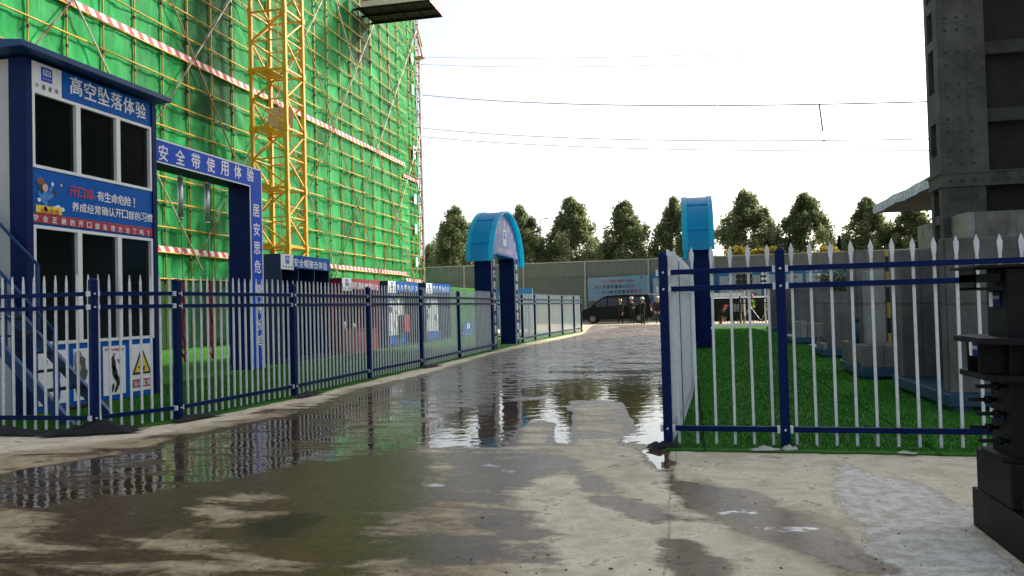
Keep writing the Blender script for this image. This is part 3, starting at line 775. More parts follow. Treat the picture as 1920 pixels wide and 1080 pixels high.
GF = 'black ground fabric at the foot of the left fence'
crumple('ground_fabric', -6.72, 7.98, 1.0, 0.34, 0.13, 'crumpled black ground fabric heaped around the corner post of the left fence', 1, M_fabric, 'fabric', 0.5, GF)
crumple('ground_fabric', -8.3, 7.86, 2.3, 0.3, 0.09, 'long crumpled strip of black ground fabric below the staircase fence panel', 2, M_fabric, 'fabric', 0.0, GF)
crumple('ground_fabric', -6.2, 9.15, 0.7, 0.2, 0.05, 'small scrap of black ground fabric at the post right of the warning poster', 3, M_fabric, 'fabric', 1.3, GF)
crumple('ground_fabric', -5.95, 11.75, 0.6, 0.22, 0.06, 'small scrap of black ground fabric at the post before the helmet booth', 4, M_fabric, 'fabric', 1.4, GF)
crumple('ground_fabric', -5.85, 17.6, 0.8, 0.25, 0.06, 'small scrap of black ground fabric at the post before the last booths', 5, M_fabric, 'fabric', 1.4, GF)
crumple('ground_fabric', -0.27, 7.5, 0.28, 0.22, 0.05, 'black ground fabric folded up the corner post of the right fence', 6, M_fabric, 'fabric', 0.2)
GP = 'pale plastic scraps on the edge of the right turf'
crumple('plastic_scrap', 0.62, 7.35, 0.24, 0.07, 0.035, 'pale torn plastic scrap on the turf edge left of the middle fence post', 8, M_rag, 'scrap', 0.1, GP)
crumple('plastic_scrap', 0.83, 7.38, 0.13, 0.07, 0.045, 'pale torn plastic scrap at the foot of the middle fence post on the right', 9, M_rag, 'scrap', 0.3, GP)
crumple('plastic_scrap', 1.75, 7.27, 0.14, 0.05, 0.02, 'pale torn plastic scrap on the turf edge midway to the black steel column', 11, M_rag, 'scrap', -0.2, GP)

# ------------------------------------------------------------------ two-storey training booth on the left
HX = -8.86
def Q(x, y, X=HX):
    p = at_x(x, y, X); return p
hut = thing('training_booth', 'two storey blue and grey booth with black windows and falling hazard signs', 'booth', (HX, 9.3, 0))
def hb(name, m, *boxes, b=0.0):
    mb = MB()
    for q in boxes: mb.box(*q, b=b)
    o = mb.build(name, m, hut); o.location = (-HX, -9.3, 0); return o
def fixloc(o, base): o.location = (-base[0], -base[1], -(base[2] if len(base) > 2 else 0)); return o
hb('wall', M_hutwall, (-11.6, -8.93, 9.33, 12.03, 0.02, 4.98))
hb('corner_column', M_blue, (-9.12, -8.84, 9.28, 9.40, 0.0, 4.98), b=.008)
hb('corner_column', M_blue, (-9.12, -8.84, 11.955, 12.07, 0.0, 4.98), b=.008)
for q in ((-8.93, -8.875, 9.405, 11.95, 0.04, 0.965), (-8.93, -8.875, 9.405, 11.95, 2.66, 3.455), (-8.93, -8.875, 9.405, 11.95, 4.565, 4.975)): hb('panel_backing', M_sign, q)
mb = MB()
mb.prism([(-11.8, 9.0, 5.02), (-8.62, 9.0, 5.02), (-8.62, 9.0, 5.10), (-10.2, 9.0, 5.28), (-11.8, 9.0, 5.10)], (0, 3.2, 0))
rf = mb.build('roof', M_stair, hut); fixloc(rf, (HX, 9.3))
for (z0, z1) in ((3.46, 4.56), (0.97, 2.655)):
    ys_ = (9.41, 10.275, 11.135, 11.945)
    for k in range(3):
        y0, y1 = ys_[k], ys_[k + 1]; fw = 0.045
        mb = MB(); mb.box(-8.95, -8.85, y0, y0 + fw, z0, z1); mb.box(-8.95, -8.85, y1 - fw, y1, z0, z1)
        mb.box(-8.95, -8.852, y0 + fw, y1 - fw, z0, z0 + fw); mb.box(-8.95, -8.852, y0 + fw, y1 - fw, z1 - fw, z1)
        wn = mb.build('window', M_frame, hut); fixloc(wn, (HX, 9.3))
        mb = MB(); mb.box(-8.915, -8.905, y0 + fw - .005, y1 - fw + .005, z0 + fw - .005, z1 - fw + .005); mb.build('pane', M_glass, wn)
# signs
def sgn(name, m, y0, y1, z0, z1, X=-8.872, t=.01, parent=hut):
    mb = MB(); mb.box(X, X + t, y0, y1, z0, z1); o = mb.build(name, m, parent); fixloc(o, (HX, 9.3)); return o
sg = sgn('name_sign', M_sign, 9.98, 11.95, 4.575, 4.965)
mb = MB(); text_on(mb, '高空坠落体验', Q(142, 162), Q(263, 207), 0.29, ZU, XN, 0.95, 0, .008); mb.build('lettering', M_white, sg, fix=False)
lg = logo(hut, -8.872, 9.41, 9.97, 4.565, 4.965); lg.location = (-HX, -9.3, 0)
ms = sgn('hazard_sign', M_sign, 9.405, 11.95, 2.83, 3.45)
mb = MB(); text_on(mb, '有生命危险！', Q(188, 368), Q(251, 380), 0.165, ZU, XN, 1.0, 0, .008)
text_on(mb, '养成经常确认开口部的习惯', Q(141, 388), Q(280, 409), 0.15, ZU, XN, 1.0, 0, .008); mb.build('lettering', M_white, ms, fix=False)
mb = MB(); text_on(mb, '开口部', Q(136, 359), Q(168, 365), 0.165, ZU, XN, 1.0, 0, .008); text_on(mb, '，', Q(178, 371), Q(178, 371), 0.15, ZU, XN, 1.0, 0, .008); mb.build('lettering', M_redtxt, ms, fix=False)
mb = MB(); mb.box(-8.861, -8.853, Q(67, 390).y, Q(115, 400).y, 2.835, 2.94)
tg = mb.build('caution_tag', M_yel, ms)
mb = MB(); text_on(mb, '当心坠落', Q(79, 395), Q(106, 399), 0.085, ZU, XN, 1.0, 0, .0115); mb.build('lettering', M_redtxt, tg, fix=False)
# printed picture of a worker falling off an edge
mb = MB(); c = Vector((-8.858, Q(85, 362).y, Q(85, 362).z))
def dot(y, z, ry, rz_, m, n=14, l=0.0, rot=0.0):
    pts = []
    for i in range(n):
        a = 2 * PI * i / n; u = math.cos(a) * ry; v = math.sin(a) * rz_
        pts.append(c + Vector((l, y + u * math.cos(rot) - v * math.sin(rot), z + u * math.sin(rot) + v * math.cos(rot))))
    mb.prism(pts, (.002, 0, 0), m)
dot(-.09, .16, .07, .05, 0, l=.001); dot(-.05, .09, .085, .085, 1, l=.0005); dot(-.005, .075, .05, .06, 2, l=.003)
dot(-.02, -.06, .055, .09, 3, rot=-.5); dot(.09, .06, .022, .085, 3, rot=-.4, l=.001); dot(.13, .145, .025, .03, 4, l=.002)
dot(.09, -.04, .03, .09, 3, rot=-1.0, l=.002); dot(.17, .01, .03, .045, 1, rot=.2, l=.003); dot(.0, -.16, .035, .07, 3, l=.002); dot(.0, -.23, .03, .045, 1, rot=.5, l=.003)
dot(-.1, -.04, .022, .07, 3, rot=.5, l=.003); dot(-.12, -.11, .03, .03, 4, l=.004)
for y, z, r_ in ((.17, -.20, .05), (.24, -.21, .06), (.31, -.20, .045), (.23, -.17, .04)): dot(y, z, r_, r_ * .7, 4, l=.001 + .0004 * y)
dot(.30, .15, .02, .02, 4, l=.001); dot(.325, .15, .018, .03, 1, l=.002)
mb.build('picture', [mat('brown print', (0.20, 0.07, 0.03), .5), M_black, mat('pale print', (0.6, 0.42, 0.36), .5), mat('light blue print', (0.03, 0.22, 0.6), .5), M_white], ms, fix=False)
rs = sgn('question_strip', M_red, 9.405, 11.95, 2.69, 2.828, -8.872, .014)
mb = MB(); text_on(mb, '学会正确的开口部处理方法了吗？', Q(66, 408), Q(277, 438), 0.098, ZU, XN, 1.0, 0, .010); mb.build('lettering', M_white, rs, fix=False)
# posters under the lower windows
PO = [(9.47, 9.98), (10.13, 10.62), (10.74, 11.24), (11.36, 11.9)]
pst = []
for i, (y0, y1) in enumerate(PO):
    pst.append(sgn('poster', M_white, y0, y1, 0.12, 0.885))
pst[3]['label'] = 'poster with a yellow warning triangle'
pst[2]['label'] = 'poster with a black falling figure'
def tri(mb, y, z, w_, m, l):
    h = w_ * .95; mb.prism([(HX + l, y - w_ / 2, z), (HX + l, y + w_ / 2, z), (HX + l, y, z + h)], (.001, 0, 0), m)
mb = MB(); yc = 11.63
tri(mb, yc, .39, .48, 0, .0015); tri(mb, yc, .425, .36, 1, .003)
c = Vector((HX + .0045, yc, .54))
dot(-.0, -.02, .018, .085, 0, rot=.25); dot(.03, -.06, .016, .07, 0, rot=-.9); dot(-.045, -.045, .014, .06, 0, rot=1.3); dot(.05, -.085, .02, .02, 0)
mb.box(HX + .0015, HX + .003, 11.39, 11.87, .18, .31, m=2)
text_on(mb, '当心坠落', (HX, 11.47, .245), (HX, 11.79, .245), .1, ZU, XN, .95, 3, .0042)
mb.build('picture', [M_black, M_yel, M_red, M_white], pst[3], fix=False)
mb = MB(); c = Vector((HX + .0015, 10.99, .5))
dot(-.03, .11, .05, .12, 0, rot=.15); dot(.0, -.03, .055, .12, 0, rot=.25); dot(.06, -.15, .045, .10, 0, rot=.45); dot(.04, -.27, .03, .09, 0, rot=-.5); dot(-.05, -.27, .028, .075, 0, rot=-.3); dot(.09, .14, .012, .05, 0, rot=.5); dot(-.01, .245, .028, .035, 1, l=.0005)
text_on(mb, '坠落时正确的姿势', (HX, 10.80, .835), (HX, 11.18, .825), .05, ZU, XN, 1.0, 2, .0025)
mb.build('picture', [M_black, mat('grey print', (0.3, 0.3, 0.32), .6), M_redtxt], pst[2], fix=False)
mb = MB(); c = Vector((HX + .0015, 10.28, .62))
dot(-.06, .1, .09, .15, 0, rot=.1); dot(.0, -.05, .13, .2, 1, l=.0006); dot(-.05, -.02, .05, .06, 2, l=.0012); dot(.1, .02, .02, .09, 3, l=.0014, rot=.1); dot(.0, -.33, .12, .12, 1, l=.0004)
mb.build('picture', [mat('mid grey print', (0.24, 0.25, 0.27), .6), mat('dark grey print', (0.08, 0.08, 0.09), .6), mat('tan print', (0.45, 0.38, 0.28), .6), M_white], pst[1], fix=False)
mb = MB(); c = Vector((HX + .0015, 9.8, .5))
dot(.0, .03, .07, .13, 0); dot(.02, -.18, .05, .18, 0, l=.0006); dot(.0, .19, .03, .035, 1, l=.0012)
text_on(mb, '穿', (HX, 9.6, .72), (HX, 9.6, .72), .09, ZU, XN, 1.0, 2, .0025)
mb.build('picture', [M_royal, mat('grey print', (0.3, 0.3, 0.32), .6), M_redtxt], pst[0], fix=False)

# ------------------------------------------------------------------ metal staircase beside the booth
st = thing('metal_staircase', 'blue steel staircase with handrail climbing the near side of the two storey booth', 'stairs', (-7.5, 8.5, 0))
def sb(name, mb_, m=M_stair):
    o = mb_.build(name, m, st); o.location = (7.5, -8.5, 0); return o
SLP = 0.965
for Y in (8.5, 9.2):
    mb = MB(); a = (-7.47, Y, 0.02); b = (-10.6, Y, 0.02 + 3.13 * SLP)
    mb.prism([(-7.40, Y - .02, .02), (-7.62, Y - .02, .02), (-10.75, Y - .02, .02 + 3.13 * SLP), (-10.53, Y - .02, .02 + 3.13 * SLP)], (0, .04, 0))
    mb.prism([(-7.40, Y - .045, .024), (-7.43, Y - .045, .024), (-10.56, Y - .045, .024 + 3.13 * SLP), (-10.53, Y - .045, .024 + 3.13 * SLP)], (0, .022, 0))
    sb('stringer', mb)
for k in range(13):
    x = -7.70 - k * .24; z = .20 + k * .24 * SLP
    mb = MB(); mb.box(x - .12, x + .10, 8.525, 9.175, z - .012, z + .012); sb('tread', mb, M_steel)
mb = MB(); Y = 8.48
hp = lambda x, dz: (x, Y, .02 + (-7.45 - x) * SLP + dz)
mb.path([hp(-7.66, .93), hp(-10.5, .93)], .022); mb.path([hp(-8.2, .45), hp(-10.5, .45)], .015)
sb('handrail', mb)
for x in (-7.68, -8.42, -9.2, -9.95):
    mb = MB(); mb.bar(hp(x, .05), hp(x, .93), .04, .04); sb('baluster', mb)
mb = MB(); Y = 9.22
mb.path([hp(-8.6, .93), hp(-10.5, .93)], .022); sb('handrail', mb)
for x in (-8.62, -9.5):
    mb = MB(); mb.bar(hp(x, .05), hp(x, .93), .04, .04); sb('baluster', mb)

# ------------------------------------------------------------------ safety harness frame
hf = thing('harness_training_frame', 'tall royal blue portal frame with white lettering standing right of the two storey booth', 'frame', (-10, 12.8, 0))
def hfix(o): return fixloc(o, (-10, 12.8))
mb = MB(); mb.box(-10.55, -10.0, 12.3, 17.0, 4.33, 4.80); bm_ = hfix(mb.build('beam', M_blue, hf))
mb = MB(); mb.box(-10.55, -10.0, 17.003, 17.55, 0.0, 4.80); pl_ = hfix(mb.build('pillar', M_blue, hf))
mb = MB(); mb.box(-10.55, -10.0, 11.75, 12.297, 0.0, 4.80); hfix(mb.build('pillar', M_blue, hf))
mb = MB(); mb.box(-9.998, -9.99, 12.35, 17.5, 4.36, 4.77); fs_ = hfix(mb.build('name_sign', M_royal, hf))
mb = MB(); mb.box(-9.998, -9.99, 17.06, 17.5, 0.05, 4.355); ps_ = hfix(mb.build('pillar_sign', M_royal, hf))
mb = MB(); mb.box(-9.998, -9.985, 12.3, 17.55, 4.772, 4.80); mb.box(-9.998, -9.985, 12.3, 17.0, 4.33, 4.356); mb.box(-9.998, -9.985, 17.003, 17.03, 0.0, 4.355); mb.box(-9.998, -9.985, 17.52, 17.55, 0.0, 4.772)
hfix(mb.build('trim', M_white, hf))
mb = MB(); text_on(mb, '安全带使用体验', at_x(306, 287, -9.99), at_x(469, 328, -9.99), .34, ZU, XN, .95); mb.build('lettering', M_white, fs_, fix=False)
mb = MB(); text_on(mb, '居安思危', at_x(480, 395, -9.99), at_x(483, 500, -9.99), .33, ZU, XN, .95); text_on(mb, '警钟长鸣', at_x(484, 545, -9.99), at_x(487, 640, -9.99), .33, ZU, XN, .95); mb.build('lettering', M_white, ps_, fix=False)
for i, (y, q) in enumerate(((13.86, 'nearest the booth'), (14.73, 'in the middle'), (15.68, 'nearest the pillar'))):
    ln_ = thing('retractable_lanyard', 'silver fall arrest tube hanging from the blue harness frame, ' + q, 'fall arrester', (-10.25, y, 4.33), 0, 'fall arresters hanging from the harness frame')
    mb = MB(); mb.tube((0, 0, -.12), (0, 0, -.95), .055, 12); mb.tube((0, 0, -.95), (0, 0, -1.0), .055, 12, .03); mb.tube((0, 0, -.06), (0, 0, -.12), .025, 10, .05); mb.build('housing', M_silver, ln_)
    mb = MB(); mb.tube((0, 0, 0), (0, 0, -.07), .012, 6); mb.build('hook', M_coupler, ln_)
    mb = MB(); mb.tube((0, 0, -1.0), (0.02, .02, -2.3), .008, 6); mb.build('cable', M_coupler, ln_)
    mb = MB(); r_ = random.Random(i)
    for k in range(4):
        pts = [Vector((.02 + r_.uniform(-.05, .05), .02 + r_.uniform(-.07, .07), -2.25 - j * .19)) for j in range(10)]; pts[0] = Vector((.02, .02, -2.28))
        for a, b in zip(pts[:-1], pts[1:]): mb.bar(a, b, .035, .008)
    mb.build('harness', M_strap, ln_)

# ------------------------------------------------------------------ row of demonstration booths
BX = -10.2
def booth(label, y0, y1, ztop, zf, mwall, mfront, txt, cpts, depth, name='demonstration_booth', div=0, counter=None, th=.22):
    b = thing(name, label, 'booth', (BX, y0, 0), 0, 'demonstration booths in a row behind the left fence')
    def fx(o): return fixloc(o, (BX, y0))
    mb = MB(); x1 = BX; x0 = BX - depth
    mb.box(x0, x1 - .01, y0, y0 + .05, .02, ztop); mb.box(x0, x1 - .01, y1 - .05, y1, .02, ztop); mb.box(x0, x0 + .04, y0 + .05, y1 - .05, .02, ztop); mb.box(x0 + .04, x1 - .01, y0 + .05, y1 - .05, ztop - .05, ztop - .002); mb.box(x0 + .04, x1 - .01, y0 + .05, y1 - .05, .02, .10)
    fx(mb.build('wall', mwall, b))
    lw = (y1 - y0) * .24
    mb = MB(); mb.box(x1 - .008, x1 + .02, y0 + lw, y1, zf, ztop - .004); sgn_ = fx(mb.build('name_sign', mfront, b))
    mb = MB(); a, c_ = cpts; text_on(mb, txt, at_x(*a, BX + .02), at_x(*c_, BX + .02), th, ZU, XN, 1.15); mb.build('lettering', M_white, sgn_, fix=False)
    lg = logo(b, BX - .005, y0, y0 + lw, zf - .05, ztop, txt=True); fx(lg)
    for k in range(1, div):
        y = y0 + (y1 - y0) * k / div
        mb = MB(); mb.box(x0 + .04, x1 - .01, y - .02, y + .02, .10, zf); fx(mb.build('divider', mwall, b))
    return b, fx
b1, fx1 = booth('large blue booth with three dark open bays, right of the royal blue harness frame', 18.8, 21.65, 2.87, 2.52, M_teal, M_sign, '安全帽撞击体验', ((555, 492), (609, 499)), 1.5, div=3, th=.24)
mb = MB(); mb.box(BX - 1.44, BX - .03, 18.86, 21.6, .101, .13); fx1(mb.build('base', M_teal, b1))
b2, fx2 = booth('dark red booth with fire fighting gear behind the left fence', 22.5, 25.45, 2.36, 2.02, M_redbooth, M_red, '消防器材使用体验', ((660, 534), (706, 539)), 1.2, th=.22)
mb = MB(); mb.box(BX - 1.1, BX - .06, 22.56, 25.38, .105, .72); mb.box(BX - 1.1, BX - .02, 22.56, 25.38, .723, .76); fx2(mb.build('counter', M_redbooth, b2))
mb = MB(); mb.box(BX - 1.14, BX - 1.11, 22.9, 24.2, .9, 1.95); fx2(mb.build('equipment_board', mat('dirty grey board', (0.22, .20, .18), .7), b2))
for i, (y, h, m_) in enumerate(((22.8, .32, M_white), (23.15, .22, M_rag), (23.6, .26, M_white), (24.3, .2, M_rag), (24.7, .3, M_strap))):
    mb = MB(); mb.tube((BX - .45, y, .761), (BX - .45, y, .761 + h * .8), .06, 10); mb.tube((BX - .45, y, .761 + h * .8), (BX - .45, y, .761 + h), .06, 10, .02)
    o = mb.build('small_extinguisher', m_); tag(o, ('pale squat bottle first on the red booth counter', 'second pale bottle on the red booth counter', 'third pale bottle on the red booth counter', 'fourth pale bottle on the red booth counter', 'dark red bottle last on the red booth counter')[i], 'bottle', 'bottles on the counter of the red booth')
b3_, fx3 = booth('blue booth with a pale electrical board, next right of the dark red booth', 26.3, 29.45, 2.37, 2.0, M_teal, M_sign, '综合用电体验', ((746, 538), (780, 541)), 1.2, th=.21)
b4_, fx4 = booth('last blue booth in the row, with a pale board, beside the green turf block', 30.45, 33.75, 2.39, 2.02, M_teal, M_sign, '劳保用品展示', ((814, 540), (840, 543)), 1.2, th=.21)
for (bb, fx, y0, y1, sd_) in ((b3_, fx3, 26.35, 28.6, 3), (b4_, fx4, 30.5, 32.9, 5)):
    r_ = random.Random(sd_)
    mb = MB(); mb.box(BX - .35, BX - .3, y0, y1, .42, 1.95); brd = fx(mb.build('display_board', mat('pale display board', (0.52, 0.58, 0.62), .6), bb))
    mb = MB()
    for k in range(16):
        y = r_.uniform(y0 + .1, y1 - .3); z = r_.uniform(.55, 1.75); w_ = r_.uniform(.08, .26); h = r_.uniform(.05, .22)
        mb.box(BX - .299 + .0007 * k, BX - .27 + .0013 * k, y, y + w_, z, z + h, m=r_.choice((0, 0, 1, 1, 2)))
    mb.build('gear', [M_black, M_white, M_galv], brd)
    mb = MB(); mb.box(BX - .55, BX - .36, y0, y1 + .5, .105, .42); fx(mb.build('plinth', M_sign, bb))
mb = MB(); mb.box(BX - .3, BX - .1, 28.1, 28.75, .5, 1.15, b=.02); fx3(mb.build('switch_box', M_red, b3_))

# turf covered wall and its small sign
tw = MB(); tw.box(BX - 3.2, BX - .25, 34.2, 41.2, 0.0, 2.32, b=.06); o = tw.build('turf_covered_wall', M_turf); tag(o, 'low block covered in green artificial turf beyond the last blue booth', 'block')
ls = thing('emblem_sign', 'small blue square sign with white emblem fixed to the green turf block', 'sign', (BX - .24, 34.6, 1.0))
a = at_x(867, 604, BX - .2); b = at_x(889, 630, BX - .2)
mb = MB(); mb.box(BX - .238, BX - .2, a.y, b.y, b.z, a.z); o = mb.build('board', M_sign, ls); fixloc(o, (BX - .24, 34.6, 1.0))
yc = (a.y + b.y) / 2; mb = MB(); mb.box(BX - .199, BX - .195, yc - .22, yc + .22, b.z + .4, a.z - .08)
text_on(mb, '中国建筑', (BX - .2, a.y + .25, b.z + .18), (BX - .2, b.y - .25, b.z + .18), .2, ZU, XN, 1.1); o = mb.build('emblem', M_white, ls, fix=False); fixloc(o, (BX - .24, 34.6, 1.0))

# pale display board and inner fence beyond the gate
db = thing('display_board', 'pale blue and white display board on posts behind the fence beyond the left arched gate', 'board', (-7.95, 36.2, 0))
mb = MB(); mb.box(-.95, .95, -.03, .03, .32, 2.18); mb.build('board', mat('pale blue print', (0.30, 0.55, 0.72), .5, var=.3, scale=2.0), db)
mb = MB(); mb.box(-.95, .95, -.04, -.032, 1.72, 2.18); bd_ = mb.build('header', mat('sky blue print', (0.06, 0.33, 0.75), .5), db)
mb = MB(); text_on(mb, '安全标语', (-.1, -.04, 1.58), (.75, -.04, 1.58), .2, ZU, YN); text_on(mb, '生命第一', (-.1, -.04, 1.3), (.75, -.04, 1.3), .14, ZU, YN); mb.build('lettering', M_redtxt, db, fix=False)
mb = MB()
for k in range(9): mb.box(-.85 + k * .19, -.74 + k * .19, -.034, -.031, .5 + .1 * (k % 3), 1.05 + .12 * (k % 2))
mb.build('print', M_white, db)
for x in (-.9, .9):
    mb = MB(); mb.box(x - .03, x + .03, .031, .09, 0, 2.1); mb.build('post', M_galv, db)
fence_panel((-7.9, 31.2), (-6.15, 31.0), 12, 'dark picket fence panel seen through the opening of the left arched gate', 'inner fence', True)
mb = MB(); mb.box(-.28, .28, -.05, .05, -.33, .33, b=.01); o = mb.build('notice_plate', mat('plain grey plate', (0.22, 0.22, 0.22), .6)); o.location = (-6.78, 30.98, .98); tag(o, 'plain grey plate hung on the inner fence inside the left arched gate', 'plate')

# ------------------------------------------------------------------ arched gates
def arch_gate(label):
    g = thing('arched_gate', label, 'gate', (0, 0, 0), 0, 'blue arched gates facing each other across the road')
    PH = 3.06
    def ell(t, k=0.0): return Vector((0, 2.02 + (2.42 - k) * math.cos(t), 2.80 + (1.77 - k) * math.sin(t)))
    for (y0, y1) in ((0, .62), (3.42, 4.04)):
        mb = MB(); mb.box(-.55, 0, y0, y1, 0, PH, b=.006); mb.build('pillar', M_blue, g)
        mb = MB(); mb.box(.001, .02, y0 + .04, y1 - .04, .06, PH - .1); sg_ = mb.build('pillar_sign', M_blue, g)
        mb = MB()
        for yy in (y0 + .005, y1 - .035): mb.box(.001, .022, yy, yy + .03, .03, PH - .02)
        mb.build('trim', mat('pale edge trim', (0.25, 0.42, 0.5), .4), g)
        mb = MB(); text_on(mb, '切实提高安全意识' if y0 == 0 else '牢固树立防范理念', (.02, (y0 + y1) / 2, PH - .3), (.02, (y0 + y1) / 2, .3), .27, ZU, XN, 1.15); mb.build('lettering', M_white, sg_, fix=False)
    n = 28
    arc = [ell(PI * i / n, .1) for i in range(n + 1)]
    # filled gable above the opening, front and back
    lo = PH
    gab = [p for p in arc if p.z >= lo]
    gab = [Vector((0, ell(math.asin((lo - 2.8) / 1.67), .1).y, lo))] + gab + [Vector((0, 4.04 - ell(math.asin((lo - 2.8) / 1.67), .1).y, lo))]
    mg = bpy.data.materials.get('gable print')
    if mg is None: mg = mat('gable print', (0.20, 0.27, 0.56), .5, var=.4, scale=1.0, c2=(0.10, 0.16, 0.42))
    for x in (-.02, -.55):
        mb = MB(); mb.prism([p + Vector((x, 0, 0)) for p in gab], (.02, 0, 0)); pn = mb.build('gable', mg, g)
        if x > -.1:
            mb = MB(); s_ = '建筑施工安全体验馆'
            for k, ch in enumerate(s_):
                t = PI * (0.91 - 0.82 * k / (len(s_) - 1)); p = ell(t, .42); p.z = max(p.z, 3.2)
                text_on(mb, ch, p, p, .27, ZU, XN, 1.0, 0, .004)
            text_on(mb, '中国建筑第八工程局有限公司', (0, .95, 3.24), (0, 3.1, 3.24), .17, ZU, XN, .95)
            mb.build('lettering', M_white, pn, fix=False)
            lp_ = logo(pn, .001, 1.78, 2.26, 3.42, 3.98, txt=False)
    mb = MB(); mb.box(-.55, 0.0, .622, 3.418, PH, PH + .05); mb.build('soffit', M_acr, g)
    # curved roof sheet with brighter edge strips
    def strip(x0, x1, k0, k1, m_, nm):
        mb = MB(); vs = []; fs = []
        for i in range(n + 1):
            t = PI * i / n
            for x, k in ((x0, k0), (x1, k0), (x1, k1), (x0, k1)): vs.append(ell(t, k) + Vector((x, 0, 0)))
        for i in range(n):
            for q in range(4): fs.append((i * 4 + q, i * 4 + (q + 1) % 4, i * 4 + 4 + (q + 1) % 4, i * 4 + 4 + q))
        fs += [(0, 1, 2, 3), tuple(n * 4 + q for q in range(4))]
        mb.add(vs, fs, 0, False); return mb.build(nm, m_, g)
    strip(-.58, .04, .02, .05, M_acr, 'roof')
    for i in (3, 8, 14, 20, 25):
        q = ell(PI * i / n, .005); mb = MB(); mb.bar(q + Vector((-.57, 0, 0)), q + Vector((.03, 0, 0)), .035, .022); mb.build('seam_bar', M_acr, g)
    strip(-.70, -.56, -.01, .06, M_acr2, 'edge_strip'); strip(.02, .18, -.01, .06, M_acr2, 'edge_strip')
    return g
def copy_tree(o, parent=None):
    c_ = o.copy(); COL.objects.link(c_); c_.parent = parent
    for ch in list(o.children): copy_tree(ch, c_)
    return c_
ga = arch_gate('blue arched gate on the left side of the road, its lettered face towards the road')
gb = copy_tree(ga); gb['label'] = 'blue arched gate on the right of the road, seen edge on behind the corner fence'
ga.location = (-6.05, 24.5, 0)
gb.location = (.04, 27.3, 0); gb.rotation_euler = (0, 0, PI)
gb.location = (.06, 27.35, 0)
# ------------------------------------------------------------------ scaffolding wrapped in green net
SX, SY0, SY1, STOP = -20.0, 17.75, 58.6, 28.0
sc = thing('scaffolding', 'tall yellow tube scaffolding hung with green debris net, behind the booths on the left', 'scaffold', (SX, SY0, 0))
def fxs(o): return fixloc(o, (SX, SY0))
BAY = 1.66
ups = [21.07 + BAY * k for k in range(-2, 21)]
ups = [y for y in ups if y < 55.8] + [56.6, 57.6, 58.5]
lev = [2.82 + k for k in range(26)]
mb = MB(); r_ = random.Random(5)
mb.tube((0, 0, 0), (0, 0, STOP), .031, 8)
for z in lev:
    mb.box(-.03, .06, -.036, .036, z - .045, z + .045, m=1)
    if r_.random() < .5: mb.tube((-.02, -.06, z + .02), (.10, .06, z - .03), .014, 5, m=1)
UP = mb.build('upright_tube', [M_pole, M_coupler]); UPm = UP.data; bpy.data.objects.remove(UP)
for k, y in enumerate(ups):
    o = link(bpy.data.objects.new('upright_tube', UPm), sc); o.location = (.03 + r_.uniform(-.015, .015), y - SY0, -r_.uniform(0, .4)); o.rotation_euler = (r_.uniform(-.003, .003), 0, r_.uniform(-.2, .2))
for z in lev:
    mb = MB(); y = SY0 - .2
    while y < 55.3:
        y2 = min(y + 6.0, 55.5); dz = r_.uniform(-.03, .03)
        mb.tube((SX + .085, y, z + dz), (SX + .085, y2 + .12, z + r_.uniform(-.03, .03)), .030, 6); y = y2
    fxs(mb.build('ledger_tube', M_pole, sc))
    mb = MB(); mb.tube((SX + .085, 54.9, z - .42), (SX + .085, 59.1 + r_.uniform(-.2, .3), z - .42 + r_.uniform(-.05, .05)), .025, 6); mb.box(SX + .03, SX + .14, 58.45, 58.56, z - .47, z - .37, m=1)
    fxs(mb.build('ledger_tube', [M_pole, M_coupler], sc))
# crossing braces
for k in range(-8, 7):
    b0 = 42.74 + 6.72 * k
    for sgn_ in (1, -1):
        y0 = b0 if sgn_ > 0 else b0 + 7.3
        z0 = 3.2; L_ = (STOP - z0) / 1.26
        ya, za, yb, zb = y0, z0, y0 + sgn_ * L_, STOP
        if sgn_ > 0:
            if ya < SY0: za += (SY0 - ya) * 1.26; ya = SY0
            if yb > 58.6: zb -= (yb - 58.6) * 1.26; yb = 58.6
            if ya > 58: continue
        else:
            if yb < SY0: zb -= (SY0 - yb) * 1.26; yb = SY0
            if ya > 58.6: za += (ya - 58.6) * 1.26; ya = 58.6
        if zb - za < 1 or za > STOP - 1: continue
        mb = MB(); mb.tube((SX + .15 + .05 * (sgn_ < 0), ya, za), (SX + .15 + .05 * (sgn_ < 0), yb, zb), .034, 6); fxs(mb.build('brace_tube', M_brace, sc))
for z, y1, dz in ((3.84, 55.3, -.45), (11.86, 55.3, -.85)):
    mb = MB(); mb.box(SX + .045, SX + .06, SY0, y1, z, z + .24); mb.box(SX + .045, SX + .06, 54.95, 58.7, z + dz, z + dz + .24); fxs(mb.build('toe_board', M_toe, sc))
mb = MB(); mb.tube((SX + .12, 58.75, 0), (SX + .12, 58.75, STOP), .05, 8); fxs(mb.build('corner_tube', M_hazpole, sc))
mb = MB(); mb.tube((SX + .05, 59.25, 0), (SX + .05, 59.25, 21), .05, 8); fxs(mb.build('corner_tube', M_galv, sc))
mb = MB()
for z in (13.2, 16.0, 18.5, 20.3):
    for k in range(3): mb.tube((SX - .1, 58.6, z + .3 * k), (SX + .1, 59.6 + r_.uniform(-.2, .3), z + .3 * k + r_.uniform(-.15, .15)), .025, 5)
fxs(mb.build('corner_stub', M_coupler, sc))
mb = MB(); mb.box(SX - .3, SX + .5, 58.65, 59.3, 20.9, 20.98); mb.bar((SX + .2, 58.4, 22.6), (SX + .2, 59.5, 21.2), .1, .2); mb.bar((SX + .2, 58.3, 23.2), (SX + .2, 59.5, 22.0), .08, .16); fxs(mb.build('plank', M_rust, sc))
